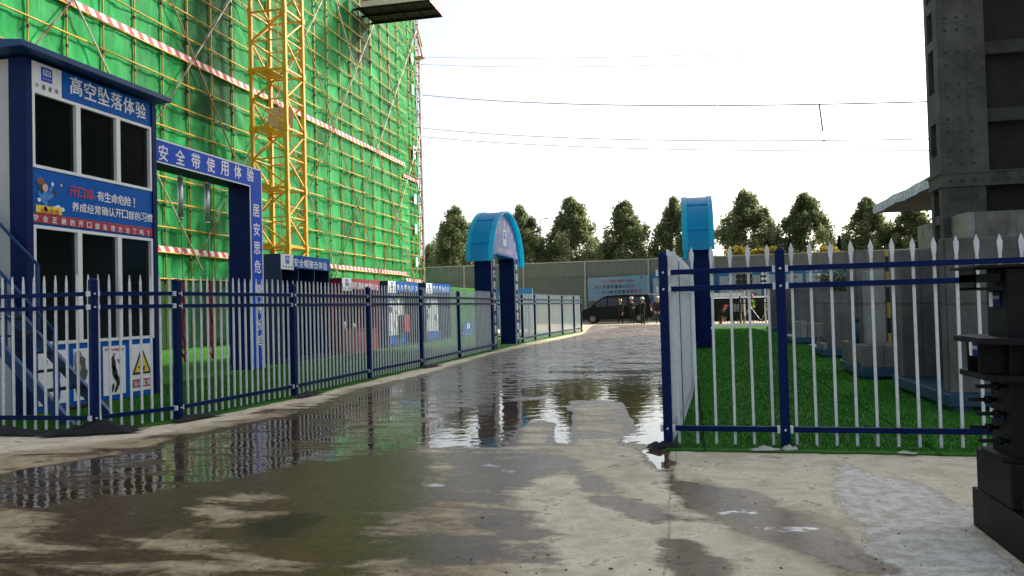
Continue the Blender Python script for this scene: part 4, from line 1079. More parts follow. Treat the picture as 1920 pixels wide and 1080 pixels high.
for z in (4.55, 7.05, 9.3, 12.75, 12.95, 17.6, 20.0):
    mb = MB(); mb.box(SX + .125, SX + .14, 57.0 + (z == 12.75) * .1, 57.5, z, z + .75); mb.box(SX + .14, SX + .143, 57.05, 57.45, z + .1, z + .4, m=1); fxs(mb.build('hazard_placard', [mat('pale blue placard', (0.35, 0.6, 0.85), .5), M_white], sc))
# the net: sagging between the tubes
NU, NV = 7, 6
cells_y = ups
yy = []
for a, b in zip(cells_y[:-1], cells_y[1:]):
    yy += [a + (b - a) * i / NU for i in range(NU)]
yy.append(cells_y[-1]); yy = np.array(yy)
zz = np.array([2.82 + i / NV for i in range(25 * NV + 1)])
YY, ZZ = np.meshgrid(yy, zz)
ci = np.clip(np.searchsorted(np.array(cells_y), YY, side='right') - 1, 0, len(cells_y) - 2); cj = np.floor(ZZ - 2.82 + 1e-6).astype(int)
ub = (YY - np.array(cells_y)[ci]) / (np.array(cells_y)[ci + 1] - np.array(cells_y)[ci]); vb = ZZ - 2.82 - cj
amp = rng.uniform(-.10, .03, (40, 40)); ph1 = rng.uniform(0, 6.3, (40, 40)); fr = rng.uniform(4, 11, (40, 40)); sl_ = rng.uniform(-5, 5, (40, 40)); fa = rng.uniform(.0, .045, (40, 40))
D = amp[cj, ci] * np.sin(PI * np.clip(ub, 0, 1)) * np.sin(PI * np.clip(vb, 0, 1)) ** .6
D += fa[cj, ci] * np.sin(fr[cj, ci] * ub + sl_[cj, ci] * vb + ph1[cj, ci]) * np.sin(PI * np.clip(ub, 0, 1)) ** .5
D += .012 * np.sin(YY * 9 + 3 * np.sin(ZZ * 2)) - .02
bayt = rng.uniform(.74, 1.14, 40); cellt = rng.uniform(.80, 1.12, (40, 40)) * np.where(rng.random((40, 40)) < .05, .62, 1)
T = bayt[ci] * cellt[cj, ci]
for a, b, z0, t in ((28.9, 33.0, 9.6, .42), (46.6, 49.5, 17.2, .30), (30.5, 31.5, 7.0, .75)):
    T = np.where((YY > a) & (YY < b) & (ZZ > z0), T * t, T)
vs = np.stack([np.full(YY.shape, -.02) + D, YY - SY0, ZZ], -1).reshape(-1, 3)
ny2, nx2 = YY.shape; ii = np.arange(ny2 * nx2).reshape(ny2, nx2)
fs = np.stack([ii[:-1, :-1], ii[:-1, 1:], ii[1:, 1:], ii[1:, :-1]], -1).reshape(-1, 4)
me = bpy.data.meshes.new('debris_net'); me.from_pydata(vs.tolist(), [], fs.tolist())
ca = me.color_attributes.new('tint', 'FLOAT_COLOR', 'POINT')
tc_ = np.ones((len(vs), 4), np.float32); tc_[:, 0] = tc_[:, 1] = tc_[:, 2] = T.reshape(-1)
ca.data.foreach_set('color', tc_.reshape(-1)); me.materials.append(M_net)
me.polygons.foreach_set('use_smooth', [True] * len(fs))
link(bpy.data.objects.new('debris_net', me), sc)
mb = MB(); mb.box(.0, .02, 9.0, 20.5, .05, 2.84); o = mb.build('painted_shade_skirt', M_net, sc)
ca = o.data.color_attributes.new('tint', 'FLOAT_COLOR', 'POINT'); ca.data.foreach_set('color', [.18, .18, .18, 1.0] * len(o.data.vertices))  # added sheet; its dark tint stands in for shade below the net
mb = MB()   # return of the net round the far corner and the unlit ground floor behind
mb.box(-9, -.1, SY1 - SY0 + .02, SY1 - SY0 + .05, 2.8, STOP - .2); o = mb.build('end_net', M_net, sc)
ca = o.data.color_attributes.new('tint', 'FLOAT_COLOR', 'POINT'); ca.data.foreach_set('color', [1.0] * (4 * len(o.data.vertices)))
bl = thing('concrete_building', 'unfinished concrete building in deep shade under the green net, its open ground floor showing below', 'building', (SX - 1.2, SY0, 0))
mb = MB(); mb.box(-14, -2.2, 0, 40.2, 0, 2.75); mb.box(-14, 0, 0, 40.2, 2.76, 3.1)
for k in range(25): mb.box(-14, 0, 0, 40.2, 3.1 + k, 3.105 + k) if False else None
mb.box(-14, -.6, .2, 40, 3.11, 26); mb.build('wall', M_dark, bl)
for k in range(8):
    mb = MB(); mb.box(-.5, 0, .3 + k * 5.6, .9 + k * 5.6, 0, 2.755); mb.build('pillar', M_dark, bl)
# loading platform
pf = thing('loading_platform', 'dark steel loading platform jutting out of the scaffolding high at the top of the photo', 'platform', (SX, 46.7, 20.3))
mb = MB(); mb.box(.2, 5.0, 0, 2.7, .08, .12); mb.build('deck', M_steel, pf)
for y in (0.0, 1.3, 2.62):
    mb = MB(); mb.box(-.5, 5.0, y, y + .08, -.04, .078); mb.build('beam', M_steel, pf)
for k in range(5):
    mb = MB(); mb.box(.4 + k * 1.1, .46 + k * 1.1, .081, 2.6, .0, .077); mb.build('joist', M_steel, pf)
mb = MB(); mb.box(5.001, 5.03, 0, 2.7, 0, 1.2); mb.box(.6, 5.0, -.03, -.001, .1, 1.2); mb.box(.6, 5.0, 2.701, 2.73, .1, 1.2); mb.build('side_panel', M_toe, pf)

# ------------------------------------------------------------------ tower crane mast
CX0, CX1, CY0, CY1 = -18.62, -16.98, 32.0, 33.64
cm = thing('tower_crane_mast', 'yellow lattice tower crane mast standing in front of the green scaffolding', 'crane', (CX0, CY0, 0))
W = CX1 - CX0
for (x, y) in ((0, 0), (W, 0), (0, W), (W, W)):
    mb = MB(); mb.box(x - .075, x + .075, y - .075, y + .075, 0, 24.5)
    for k in range(9):
        z = 1.62 + 2.62 * k; mb.box(x - .1, x + .1, y - .1, y + .1, z - .14, z + .14)
    mb.build('leg', M_crane, cm)
z0s = [1.62 + 2.62 * k for k in range(-1, 9)]
def face(a, b, mleft):
    """lacing of one face between legs a and b: level bars and a zigzag"""
    a = Vector((*a, 0)); b = Vector((*b, 0))
    for k, z in enumerate(z0s[:-1]):
        mid = z + 1.31; top = z + 2.62
        p, q = (a, b) if mleft else (b, a)
        for u, v, t in ((a + ZU * top, b + ZU * top, .075), (a + ZU * mid, b + ZU * mid, .05), (q + ZU * (z + .12), p + ZU * mid, .07), (p + ZU * mid, q + ZU * (top - .12), .07)):
            if u.z < 0 or v.z < 0: continue
            mb = MB(); mb.bar(u, v, t, t); mb.build('lacing_bar', M_crane, cm)
face((0, 0), (W, 0), True); face((W, 0), (W, W), True); face((0, W), (W, W), False); face((0, 0), (0, W), True)
for k in (3, 4, 5, 2, 1):
    z = z0s[k] + .05; mb = MB(); mb.box(.08, .85, .08, W - .08, z, z + .03); mb.box(.08, .85, .05, .078, z, z + .12); mb.build('rest_platform', M_crane, cm)
mb = MB()
for zz_ in np.arange(.4, 24, .3): mb.tube((.62, W - .35, zz_), (1.02, W - .35, zz_), .012, 5)
for x in (.62, 1.02): mb.tube((x, W - .35, 0), (x, W - .35, 24), .018, 6)
mb.build('ladder', M_crane, cm)
a = at_y(508, 205, CY0 + W * .9); b = at_y(553, 250, CY0 + W * .9)
mb = MB(); mb.box(a.x - CX0, b.x - CX0, W * .8, W * .8 + .02, b.z, a.z)
mb.build('sign_sheet', M_cranebox, cm)
mb = MB(); pts = [Vector((W - .1 + .06 * math.sin(i * 1.3), .1, 9 - i * .35)) for i in range(18)]; mb.path(pts, .018, 6); mb.build('cable', M_coupler, cm)

# ------------------------------------------------------------------ unfinished concrete tower on the right
TX, TY = 10.95, 38.0
tw = thing('concrete_tower', 'tall unfinished dark concrete tower block at the right edge of the photo', 'building', (TX, TY, 0))
def fxt(o): return fixloc(o, (TX, TY))
FL = [6.45 + 2.93 * k for k in range(16)]
# corner pier facing the road with window holes
holes = [(6.55 - 6.2, 0)]
zh = [(8.05, 9.45), (11.0, 12.45), (13.0, 14.3), (14.9, 16.3), (17.4, 18.8), (20.3, 21.7), (23.2, 24.7), (26, 27.5)]
zh = [(7.55, 9.0), (10.35, 12.3), (12.7, 14.0), (14.5, 16.2), (17.4, 18.8), (20.3, 21.7), (23.2, 24.7), (26, 27.5)]
mb = MB(); zc = 6.7
for (a, b) in zh:
    mb.box(TX, TX + .25, TY + .55, TY + 1.35, zc, a); zc = b
mb.box(TX, TX + .25, TY + .55, TY + 1.35, zc, 56)
mb.box(TX, TX + .25, TY, TY + .549, 6.7, 56); mb.box(TX, TX + .25, TY + 1.351, TY + 1.75, 6.7, 56)
mb.box(TX + .251, TX + 1.9, TY + .02, TY + .3, 6.7, 56); mb.box(TX + .251, TX + 1.9, TY + 1.5, TY + 1.74, 6.7, 56); mb.box(TX + 1.0, TX + 1.1, TY + .31, TY + 1.49, 6.7, 56)
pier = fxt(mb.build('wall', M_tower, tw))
mb = MB()
for k in range(3, 10):
    for dz in (.35, .9, 1.75, 2.3):
        for dx in (.35, .82, 1.28):
            z = 6.7 + (k - 3) * 2.93 + dz
            mb.tube((TX + dx, TY + .021, z), (TX + dx, TY + .012, z), .075, 8)
for dx in (.35, .82, 1.28, 2.0, 2.6, 3.2): mb.tube((TX + dx, TY - .06, 6.3), (TX + dx, TY - .066, 6.3), .09, 8)
for z in (4.65, 5.6):
    for dx in (.45, .9, 1.35): mb.tube((TX + dx, TY + .045, z), (TX + dx, TY + .035, z), .09, 8)
hs = fxt(mb.build('tie_hole', M_black, tw)); hs['kind'] = 'stuff'
# string course
mb = MB(); mb.box(TX - .12, TX + 16, TY - .05, TY + 1.85, 6.05, 6.12); mb.box(TX - .03, TX + 16, TY - .04, TY + 1.8, 6.121, 6.62); mb.box(TX - .14, TX + 16, TY - .08, TY + 1.9, 6.621, 6.69); fxt(mb.build('string_course', M_tower, tw))
# lower storey: two legs with an opening between them
mb = MB(); mb.box(TX, TX + .3, TY + .05, TY + .5, 0, 6.04); mb.box(TX + .301, TX + 1.75, TY + .05, TY + .3, 0, 6.04); fxt(mb.build('pillar', M_tower, tw))
mb = MB(); mb.box(TX + .02, TX + .32, TY + 1.35, TY + 1.75, 0, 6.04); fxt(mb.build('pillar', M_tower, tw))
mb = MB(); mb.box(TX + .05, TX + .3, TY + .501, TY + 1.349, 4.5, 4.9); mb.box(TX + .05, TX + .3, TY + .501, TY + 1.349, 0, 3.6); fxt(mb.build('spandrel', M_tower, tw))
mb = MB(); mb.box(TX + .6, TX + .7, TY + .31, TY + 1.7, 0, 6.04); fxt(mb.build('inner_wall', M_dark, tw))
# recessed bays with floor bands
mb = MB(); mb.box(TX + 1.901, TX + 72, TY + .55, TY + .8, 0, 56); fxt(mb.build('recessed_wall', M_towerdark, tw))  # carried high and far out of view so the tower shades the foreground
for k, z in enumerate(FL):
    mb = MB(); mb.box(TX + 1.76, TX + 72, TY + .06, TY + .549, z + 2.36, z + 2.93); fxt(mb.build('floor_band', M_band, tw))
mb = MB(); mb.box(TX + 5, TX + 72, TY + .81, TY + 16, 0, 56); fxt(mb.build('rear_sun_block', M_towerdark, tw))  # unseen bulk added behind the bays to block the sun
# annex wall
axx = TX + .32
na = at_x(1812, 398, axx); fa_ = at_x(1720, 425, axx)
mb = MB(); mb.prism([(axx, na.y, 0), (axx, fa_.y, 0), (axx, fa_.y, fa_.z), (axx, na.y, na.z)], (.3, 0, 0)); fxt(mb.build('annex_wall', M_conc2, tw))
mb = MB(); mb.box(axx + .301, axx + 12, na.y, na.y + .3, 0, na.z); fxt(mb.build('annex_wall', M_conc, tw))
mb = MB(); mb.box(axx - .015, axx - .001, na.y + .3, fa_.y, 3.55, 3.62); mb.box(axx - .015, axx - .001, na.y, na.y + .1, 3.0, 3.5); fxt(mb.build('ledge', M_tower, tw))
# canopy with a banner edge
cn = thing('entrance_canopy', 'sloping dark canopy edged with a pale blue banner beside the concrete tower', 'canopy', (12.3, 44.7, 0))
def fxc(o): return fixloc(o, (12.3, 44.7))
mb = MB(); ys_ = [41, 44.8, 47, 49.6, 52, 54.5, 57.6]; zt = [.0, .0, -.02, -.05, .04, -.02, .0]
for k in range(6):
    j0, j1 = .03 * (k % 2), .03 * ((k + 1) % 2)
    mb.prism([(12.3 + j0, ys_[k], 6.93 + zt[k]), (12.3 + j1, ys_[k + 1], 6.98 + zt[k + 1]), (12.3 + j1, ys_[k + 1], 7.5 + zt[k + 1]), (12.3 + j0, ys_[k], 7.5 + zt[k] + .03)], (.02, 0, 0))
bn = fxc(mb.build('banner_edge', M_bannerframe, cn))
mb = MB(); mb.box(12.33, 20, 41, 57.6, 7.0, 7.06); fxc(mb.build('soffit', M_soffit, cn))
mb = MB(); rr = random.Random(2)
for k in range(22):
    y = 43 + k * .64; mb.box(12.285, 12.292, y, y + rr.uniform(.15, .4), 7.08 + rr.uniform(0, .1), 7.3 + rr.uniform(0, .1))
mb.build('print', mat('white blue print', (0.62, 0.68, 0.78), .5), bn).location = (0, 0, 0)

# ------------------------------------------------------------------ concrete work samples on steel plates, right turf
def sample(label, x, y, dx, dy):
    s_ = thing('construction_sample', label, 'sample', (x, y, 0), 0, 'concrete building samples on blue steel plates in a row on the right turf')
    mb = MB(); mb.box(0, dx, 0, dy, .08, .22, b=.008)
    for u in (.05, dx - .25):
        for v in (.05, dy - .25): mb.box(u, u + .2, v, v + .2, .015, .079)
    mb.box(-.012, -.001, dy * .12, dy * .12 + .10, .06, .30)
    pl = mb.build('base_plate', M_plate, s_)
    return s_
def part(s_, name, m, *boxes, b=.012):
    mb = MB()
    for q in boxes: mb.box(*q, b=b)
    return mb.build(name, m, s_)
s1 = sample('nearest concrete wall sample on a blue steel plate, beside the black steel column', 2.82, 9.85, 2.6, 2.55)
part(s1, 'wall', M_conc, (.06, 1.1, 2.15, 2.4, .221, 1.98)); part(s1, 'wall', M_conc, (.05, 2.3, .14, .34, .221, 1.99)); part(s1, 'wall', M_conc, (.62, .86, .341, 2.149, .221, 1.97))
s2 = sample('concrete footing and column sample with a yellow and black corner strip, second along the turf', 2.66, 13.6, 1.5, 1.95)
part(s2, 'footing', M_conc, (.02, 1.3, .05, 1.85, .221, .575)); part(s2, 'column', M_conc2, (.16, .44, .32, .6, .576, 1.78)); part(s2, 'column', M_conc, (.04, .34, 1.0, 1.3, .576, 2.15)); part(s2, 'wall', M_conc, (.6, 1.2, .9, 1.1, .576, 1.9))
part(s2, 'corner_strip', M_ybk, (.50, .55, .45, .5, .576, 2.1), b=.004)
mb = MB(); mb.tube((.08, .7, .576), (.08, .7, .95), .03, 8); mb.tube((.08, .7, .95), (.08, .7, 1.0), .045, 8); mb.build('pipe', M_plate, s2)
s3 = sample('square concrete box sample with a small pale step in front, third along the turf', 2.88, 18.7, 1.5, 2.3)
part(s3, 'wall', M_conc, (.14, .72, .3, .9, .221, 1.3)); part(s3, 'wall', M_conc, (.75, 1.4, 1.2, 2.0, .221, 1.45)); part(s3, 'step', M_conc2, (.03, .13, .25, 1.3, .221, .34), (.05, .13, 1.0, 1.25, .341, .5))
s4 = sample('wide low concrete wall sample with a light trough at its front, fourth along the turf', 3.02, 24.6, 2.4, 3.0)
part(s4, 'wall', M_conc, (.2, 2.3, 1.8, 2.1, .221, 1.55)); part(s4, 'trough', M_conc2, (.03, .35, .2, .5, .221, .7)); part(s4, 'trough', M_conc, (.36, 1.8, .2, 1.2, .221, .62))
s5 = sample('tall concrete panel sample, fifth along the turf before the leaning timbers', 3.3, 29.2, 1.8, 2.2)
part(s5, 'wall', M_conc, (.1, 1.6, .9, 1.2, .221, 1.75)); part(s5, 'wall', M_dark, (.5, .8, .1, .8, .221, 1.65))
s6 = sample('farthest concrete wall sample with leaning timbers, at the end of the turf', 3.3, 34.0, 2.4, 2.6)
part(s6, 'wall', M_conc, (.05, 2.2, 1.5, 1.8, .221, 1.95))
for i, (x, t) in enumerate(((.35, .28), (.62, .2), (.85, .1))):
    mb = MB(); mb.bar((x, .5, .23), (x + t * .4 - .1, 1.45, 1.55 + .1 * i), .07, .1); o = mb.build('timber', M_rust); o.location = (3.3, 34, 0); tag(o, ('pale timber leaning on the farthest concrete sample, first from the road', 'yellowish timber leaning on the farthest concrete sample, middle one', 'short timber leaning on the farthest concrete sample, last from the road')[i], 'timber', 'timbers leaning on a concrete sample')

# ------------------------------------------------------------------ black steel column sample in the foreground
bs = thing('steel_column_sample', 'black steel column joint with flange rings and bolts on a heavy dark base', 'sample', (1.57, 4.6, 0))
def fb(o): return fixloc(o, (1.57, 4.6))
mb = MB(); mb.box(1.57, 3.0, 2.9, 5.12, 0.0, .225, b=.008); fb(mb.build('base', M_steel, bs))
mb = MB(); mb.box(1.58, 2.5, 4.55, 5.06, .226, .46, b=.008); fb(mb.build('plinth', M_steel, bs))
mb = MB(); a = Vector((1.60, 4.42, .226))
mb.prism([a + Vector((0, -.045, 0)), a + Vector((0, .045, 0)), a + Vector((0, .045, .06)), a + Vector((0, .03, .10)), a + Vector((0, 0, .115)), a + Vector((0, -.03, .10)), a + Vector((0, -.045, .06))], (.03, 0, 0)); fb(mb.build('lifting_lug', M_steel, bs))
CXs, CYs = 1.62, 4.62
def poly(z, k, t):
    x0, x1, y0, y1, c = CXs - k, CXs + .5 + k, CYs - k, CYs + .34 + k, .05 + k * .4
    return [(x0, y0 + c, z), (x0 + c, y0, z), (x1 - c, y0, z), (x1, y0 + c, z), (x1, y1 - c, z), (x1 - c, y1, z), (x0 + c, y1, z), (x0, y1 - c, z)]
mb = MB(); mb.box(CXs, CXs + .5, CYs, CYs + .3, .461, 1.47, b=.01); fb(mb.build('column', M_steel, bs))
for z, k, t in ((1.075, .15, .03), (.885, .13, .03), (.462, .05, .02)):
    mb = MB(); mb.prism(poly(z, k, 0), (0, 0, t)); fb(mb.build('flange_ring', M_steel, bs))
for (x, y, w_, d_) in ((CXs - .13, CYs + .05, .129, .015), (CXs - .13, CYs + .22, .129, .015), (CXs + .1, CYs - .13, .015, .129), (CXs + .3, CYs - .13, .015, .129)):
    mb = MB(); mb.box(x, x + w_, y, y + d_, .916, 1.074); fb(mb.build('stiffener', M_steel, bs))
mb = MB(); mb.box(CXs - .16, CXs + .5, CYs - .05, CYs + .38, 1.471, 1.485); mb.box(CXs - .15, CXs - .02, CYs + .02, CYs + .25, 1.40, 1.44); mb.box(CXs - .15, CXs - .136, CYs + .02, CYs + .25, 1.36, 1.47); mb.box(CXs - .15, CXs + .0, CYs + .02, CYs + .25, 1.355, 1.37); fb(mb.build('top_bracket', M_steel, bs))
for i, (z, y) in enumerate(((.845, .08), (.76, .2), (.70, .08), (.61, .2), (.56, .06))):
    mb = MB(); mb.tube((CXs - .14, CYs + y, z), (CXs + .02, CYs + y, z), .011, 8); mb.tube((CXs - .06, CYs + y, z), (CXs - .03, CYs + y, z), .024, 6); fb(mb.build('bolt', M_steel, bs))
for i, (p, q, X) in enumerate((((1856, 548), (1877, 575), CXs - .003), ((1858, 764), (1884, 790), CXs - .003), ((1819, 641), (1836, 669), CXs - .152))):
    a = at_x(*p, X); b = at_x(*q, X); y0, y1 = sorted((a.y, b.y)); z0, z1 = sorted((a.z, b.z))
    mb = MB(); mb.box(X - .004, X - .001, y0, y1, z0, z1, m=0); ym = y1 - (y1 - y0) * .32
    mb.box(X - .0065, X - .004, ym, y1, z0, z1, m=1)
    lb = fb(mb.build('label', [M_blue, M_white], bs))
    mb = MB(); text_on(mb, '钢结构', (X - .0045, ym - .02, (z0 + z1) / 2 + .01), (X - .0045, y0 + .02, (z0 + z1) / 2 + .01), .02, ZU, (-1, 0, 0), 1.0, 0, .001); mb.build('lettering', M_white, lb, fix=False)

# ------------------------------------------------------------------ far hoarding wall and notice boards
WY = 63.0
wl = thing('hoarding_wall', 'long grey two tier hoarding wall with pale top rail behind the black van', 'wall', (0, WY, 0))
mb = MB(); xs = np.arange(-26, 26, .25)
for i, x in enumerate(xs): mb.box(x + .002, x + .248, WY + (.015 if i % 2 else 0) - WY, .1, 0, 3.62) if False else None
def corr(z0, z1, dep):
    vs = []; fs = []; n = 0; x = -26.0
    prof = []
    while x < 26:
        prof += [(x, 0), (x + .12, 0), (x + .15, dep), (x + .22, dep)]; x += .25
    for x, d in prof: vs += [(x, d, z0), (x, d, z1)]
    for i in range(len(prof) - 1): fs.append((2 * i, 2 * i + 2, 2 * i + 3, 2 * i + 1))
    return vs, fs
vs, fs = corr(0, 3.6, .014); mb.add(vs, fs); wl1 = mb.build('lower_sheet', M_wallgrey, wl)
mb = MB(); vs, fs = corr(3.6, 4.76, .012); mb.add([(x, y + .06, z) for x, y, z in vs], fs); mb.box(-26, 26, .12, .2, 3.5, 4.7); mb.build('upper_sheet', mat('grey upper sheet', (0.225, 0.235, 0.232), .7, streak=.5), wl)
mb = MB(); mb.box(-26, 26, -.03, .09, 4.761, 4.84); mb.build('top_rail', M_wallpost, wl)
mb = MB(); mb.box(-26, 26, -.03, .05, 3.57, 3.62); mb.build('seam_rail', M_wallgrey, wl)
for k in range(-3, 4):
    x = -7.9 + 4.95 * k
    mb = MB(); mb.box(x - .05, x + .05, -.12, -.035, 0, 4.76); mb.tube((x - .1, -.16, 0), (x - .04, -.14, 3.6), .035, 6); mb.build('post', M_wallpost, wl)
bn = thing('banner', 'pale blue banner with red and dark blue slogans on the hoarding behind the black van', 'banner', (-5.3, WY - .16, 0))
def banner_mat():
    m = mat('banner print', (0.10, 0.37, 0.56), .6, var=.5, scale=.55, c2=(0.34, 0.36, 0.50)); return m
mb = MB(); mb.prism([(-2.4, 0, 1.64), (2.42, 0, 1.70), (2.42, 0, 3.60), (-2.4, 0, 3.49)], (0, .02, 0)); mb.build('sheet', banner_mat(), bn)
def bt(txt, x0, x1, z, h, m_):
    mb = MB(); text_on(mb, txt, (x0, -.001, z), (x1, -.001, z), h, ZU, YN, .95); mb.build('lettering', m_, bn, fix=False)
M_txtn = mat('dark blue lettering', (0.01, 0.02, 0.09), .6)
bt('2021年全国“质量月”主题活动', -1.25, 1.15, 3.17, .2, M_redtxt)
bt('深', -1.75, -1.75, 2.72, .3, M_redtxt); bt('入实施质量提升行', -1.42, .80, 2.74, .30, M_txtn); bt('动', 1.12, 1.12, 2.76, .3, M_redtxt)
bt('大力推进质量强国', -1.2, 1.02, 2.32, .30, M_txtn); bt('建设', 1.34, 1.66, 2.35, .30, M_redtxt)
mb = MB(); mb.box(1.72, 1.84, -.003, -.001, 3.3, 3.46); mb.build('emblem', M_redtxt, bn)
bds = [(-2.72, .2, 'blue framed notice board with white sheets right of the slogan banner', '宣传栏'), (.42, 2.05, 'narrow blue notice board behind the right arched gate pillar', '行为准则'), (2.25, 5.5, 'blue framed notice board with white sheets above the far railing', '公示栏'), (5.72, 12.6, 'long blue framed notice board near the concrete tower', '工程概况')]
for x0, x1, lab, tx in bds:
    b = thing('notice_board', lab, 'notice board', (x0, WY - .2, 0), 0, 'blue notice boards along the far hoarding')
    mb = MB(); mb.box(0, x1 - x0, 0, .05, 1.2, 3.68); mb.build('frame', mat('bright blue board', (0.01, 0.20, 0.50), .5), b)
    n = max(1, round((x1 - x0) / 1.5)); w_ = (x1 - x0) / n
    for k in range(n):
        mb = MB(); mb.box(k * w_ + .12, (k + 1) * w_ - .12, -.012, -.001, 1.4, 3.28); sh = mb.build('sheet', mat('pale notice sheet', (0.42, 0.47, 0.55), .5, var=.15), b)
        mb = MB(); rr = random.Random(int(x0 * 100) + k)
        for q in range(4):
            xx = k * w_ + .2 + rr.uniform(0, max(.1, w_ - .9)); z = 2.9 - q * .38; mb.box(xx, xx + rr.uniform(.2, .45), -.016, -.0125, z, z + rr.uniform(.1, .28))
        mb.build('print', mat('grey blue print', (0.22, 0.26, 0.36), .6), sh)
    mb = MB(); m_ = (x1 - x0) / 2; text_on(mb, tx, (m_ - .5, -.001, 3.47), (m_ + .5, -.001, 3.47), .24, ZU, YN); mb.build('lettering', M_white, b, fix=False)

# ------------------------------------------------------------------ black van with its tailgate up
VY = 58.0
vn = thing('van', 'black passenger van parked sideways at the far end of the road, tailgate raised', 'van', (-4.95, VY, 0))
# side outline, nose towards -x
pr = [(-2.55, .35), (-2.58, .75), (-2.50, .98), (-2.0, 1.12), (-1.15, 1.80), (-.75, 1.97), (.5, 2.02), (2.15, 1.98), (2.45, 1.2), (2.50, .8), (2.50, .38), (2.2, .30), (-2.3, .28)]
def insec(z): return 0.0 if z < 1.1 else (z - 1.1) * .16
n = len(pr); vs = []; fs = []
bands = [(0, 0.06), (.07, 0.0), (.93, 0.0), (1.0, .06)]
for t, ins in bands:
    for x, z in pr:
        cx_, cz_ = 0, 1.1
        y = -.95 + 1.9 * t; k = 1 - ins * .6; yin = insec(z); y = max(-.95 + yin, min(.95 - yin, y))
        vs.append((cx_ + (x - cx_) * (1 - ins * .3), y, cz_ + (z - cz_) * k))
for b in range(3):
    for i in range(n): fs.append((b * n + i, b * n + (i + 1) % n, (b + 1) * n + (i + 1) % n, (b + 1) * n + i))
fs += [tuple(range(n)), tuple(range(3 * n, 4 * n))]
mb = MB(); mb.add(vs, fs, 0, False); bd = mb.build('body', M_van, vn)
def pane(name, pts, m_=M_vglass, y=-.95):
    mb = MB(); mb.prism([(x, y + insec(z) - .012, z) for x, z in pts], (0, .01, 0)); return mb.build(name, m_, vn)
pane('window', [(-1.75, 1.18), (-.72, 1.22), (-.72, 1.80), (-1.12, 1.72)], M_vglass)
pane('window', [(-.62, 1.22), (.7, 1.24), (.7, 1.82), (-.62, 1.82)]); pane('window', [(.8, 1.24), (2.05, 1.24), (1.95, 1.80), (.8, 1.82)])
pane('door_line', [(-.675, .4), (-.66, .4), (-.66, 1.85), (-.675, 1.85)], M_tyre); pane('door_line', [(.745, .4), (.76, .4), (.76, 1.85), (.745, 1.85)], M_tyre)
for x in (-1.75, 1.52):
    for y in (-.97, .75):
        wh = bpy.data.objects.new('wheel', None); link(wh, vn); wh.location = (x, y, .33)
        mb = MB(); mb.tube((0, 0, 0), (0, .22, 0), .33, 24); mb.build('tyre', M_tyre, wh)
        mb = MB(); mb.tube((0, -.012, 0), (0, -.001, 0), .22, 20)
        mb.build('rim', mat('dull alloy', (0.12, 0.12, 0.12), .4, metal=.6), wh)
        mb = MB()
        for k in range(7):
            t = 2 * PI * k / 7; mb.bar((0, -.02, 0), (.2 * math.cos(t), -.02, .2 * math.sin(t)), .015, .035, up=(0, 1, 0))
        mb.build('spoke', M_chrome, wh)
mb = MB(); mb.prism([(2.16, -.8, 1.98), (2.2, -.8, 2.03), (3.05, -.8, 2.02), (3.75, -.8, 1.83), (3.73, -.8, 1.78), (3.02, -.8, 1.95)], (0, 1.6, 0)); mb.build('tailgate', M_chrome, vn)
pane('tail_light', [(2.30, 1.05), (2.44, 1.05), (2.38, 1.35), (2.28, 1.35)], M_lampred, -.955); pane('tail_light', [(2.34, .82), (2.46, .82), (2.44, 1.04), (2.34, 1.04)], M_white, -.955)
mb = MB(); mb.box(-2.62, -2.52, -.8, .8, .42, .6, b=.02); mb.build('bumper', M_tyre, vn)
mb = MB(); mb.box(-2.54, -2.46, -.85, -.5, .82, .98, b=.02); mb.build('headlight', M_chrome, vn)
mb = MB(); mb.box(-1.72, -1.55, -1.12, -.95, 1.2, 1.4, b=.03); mb.build('mirror', M_van, vn)

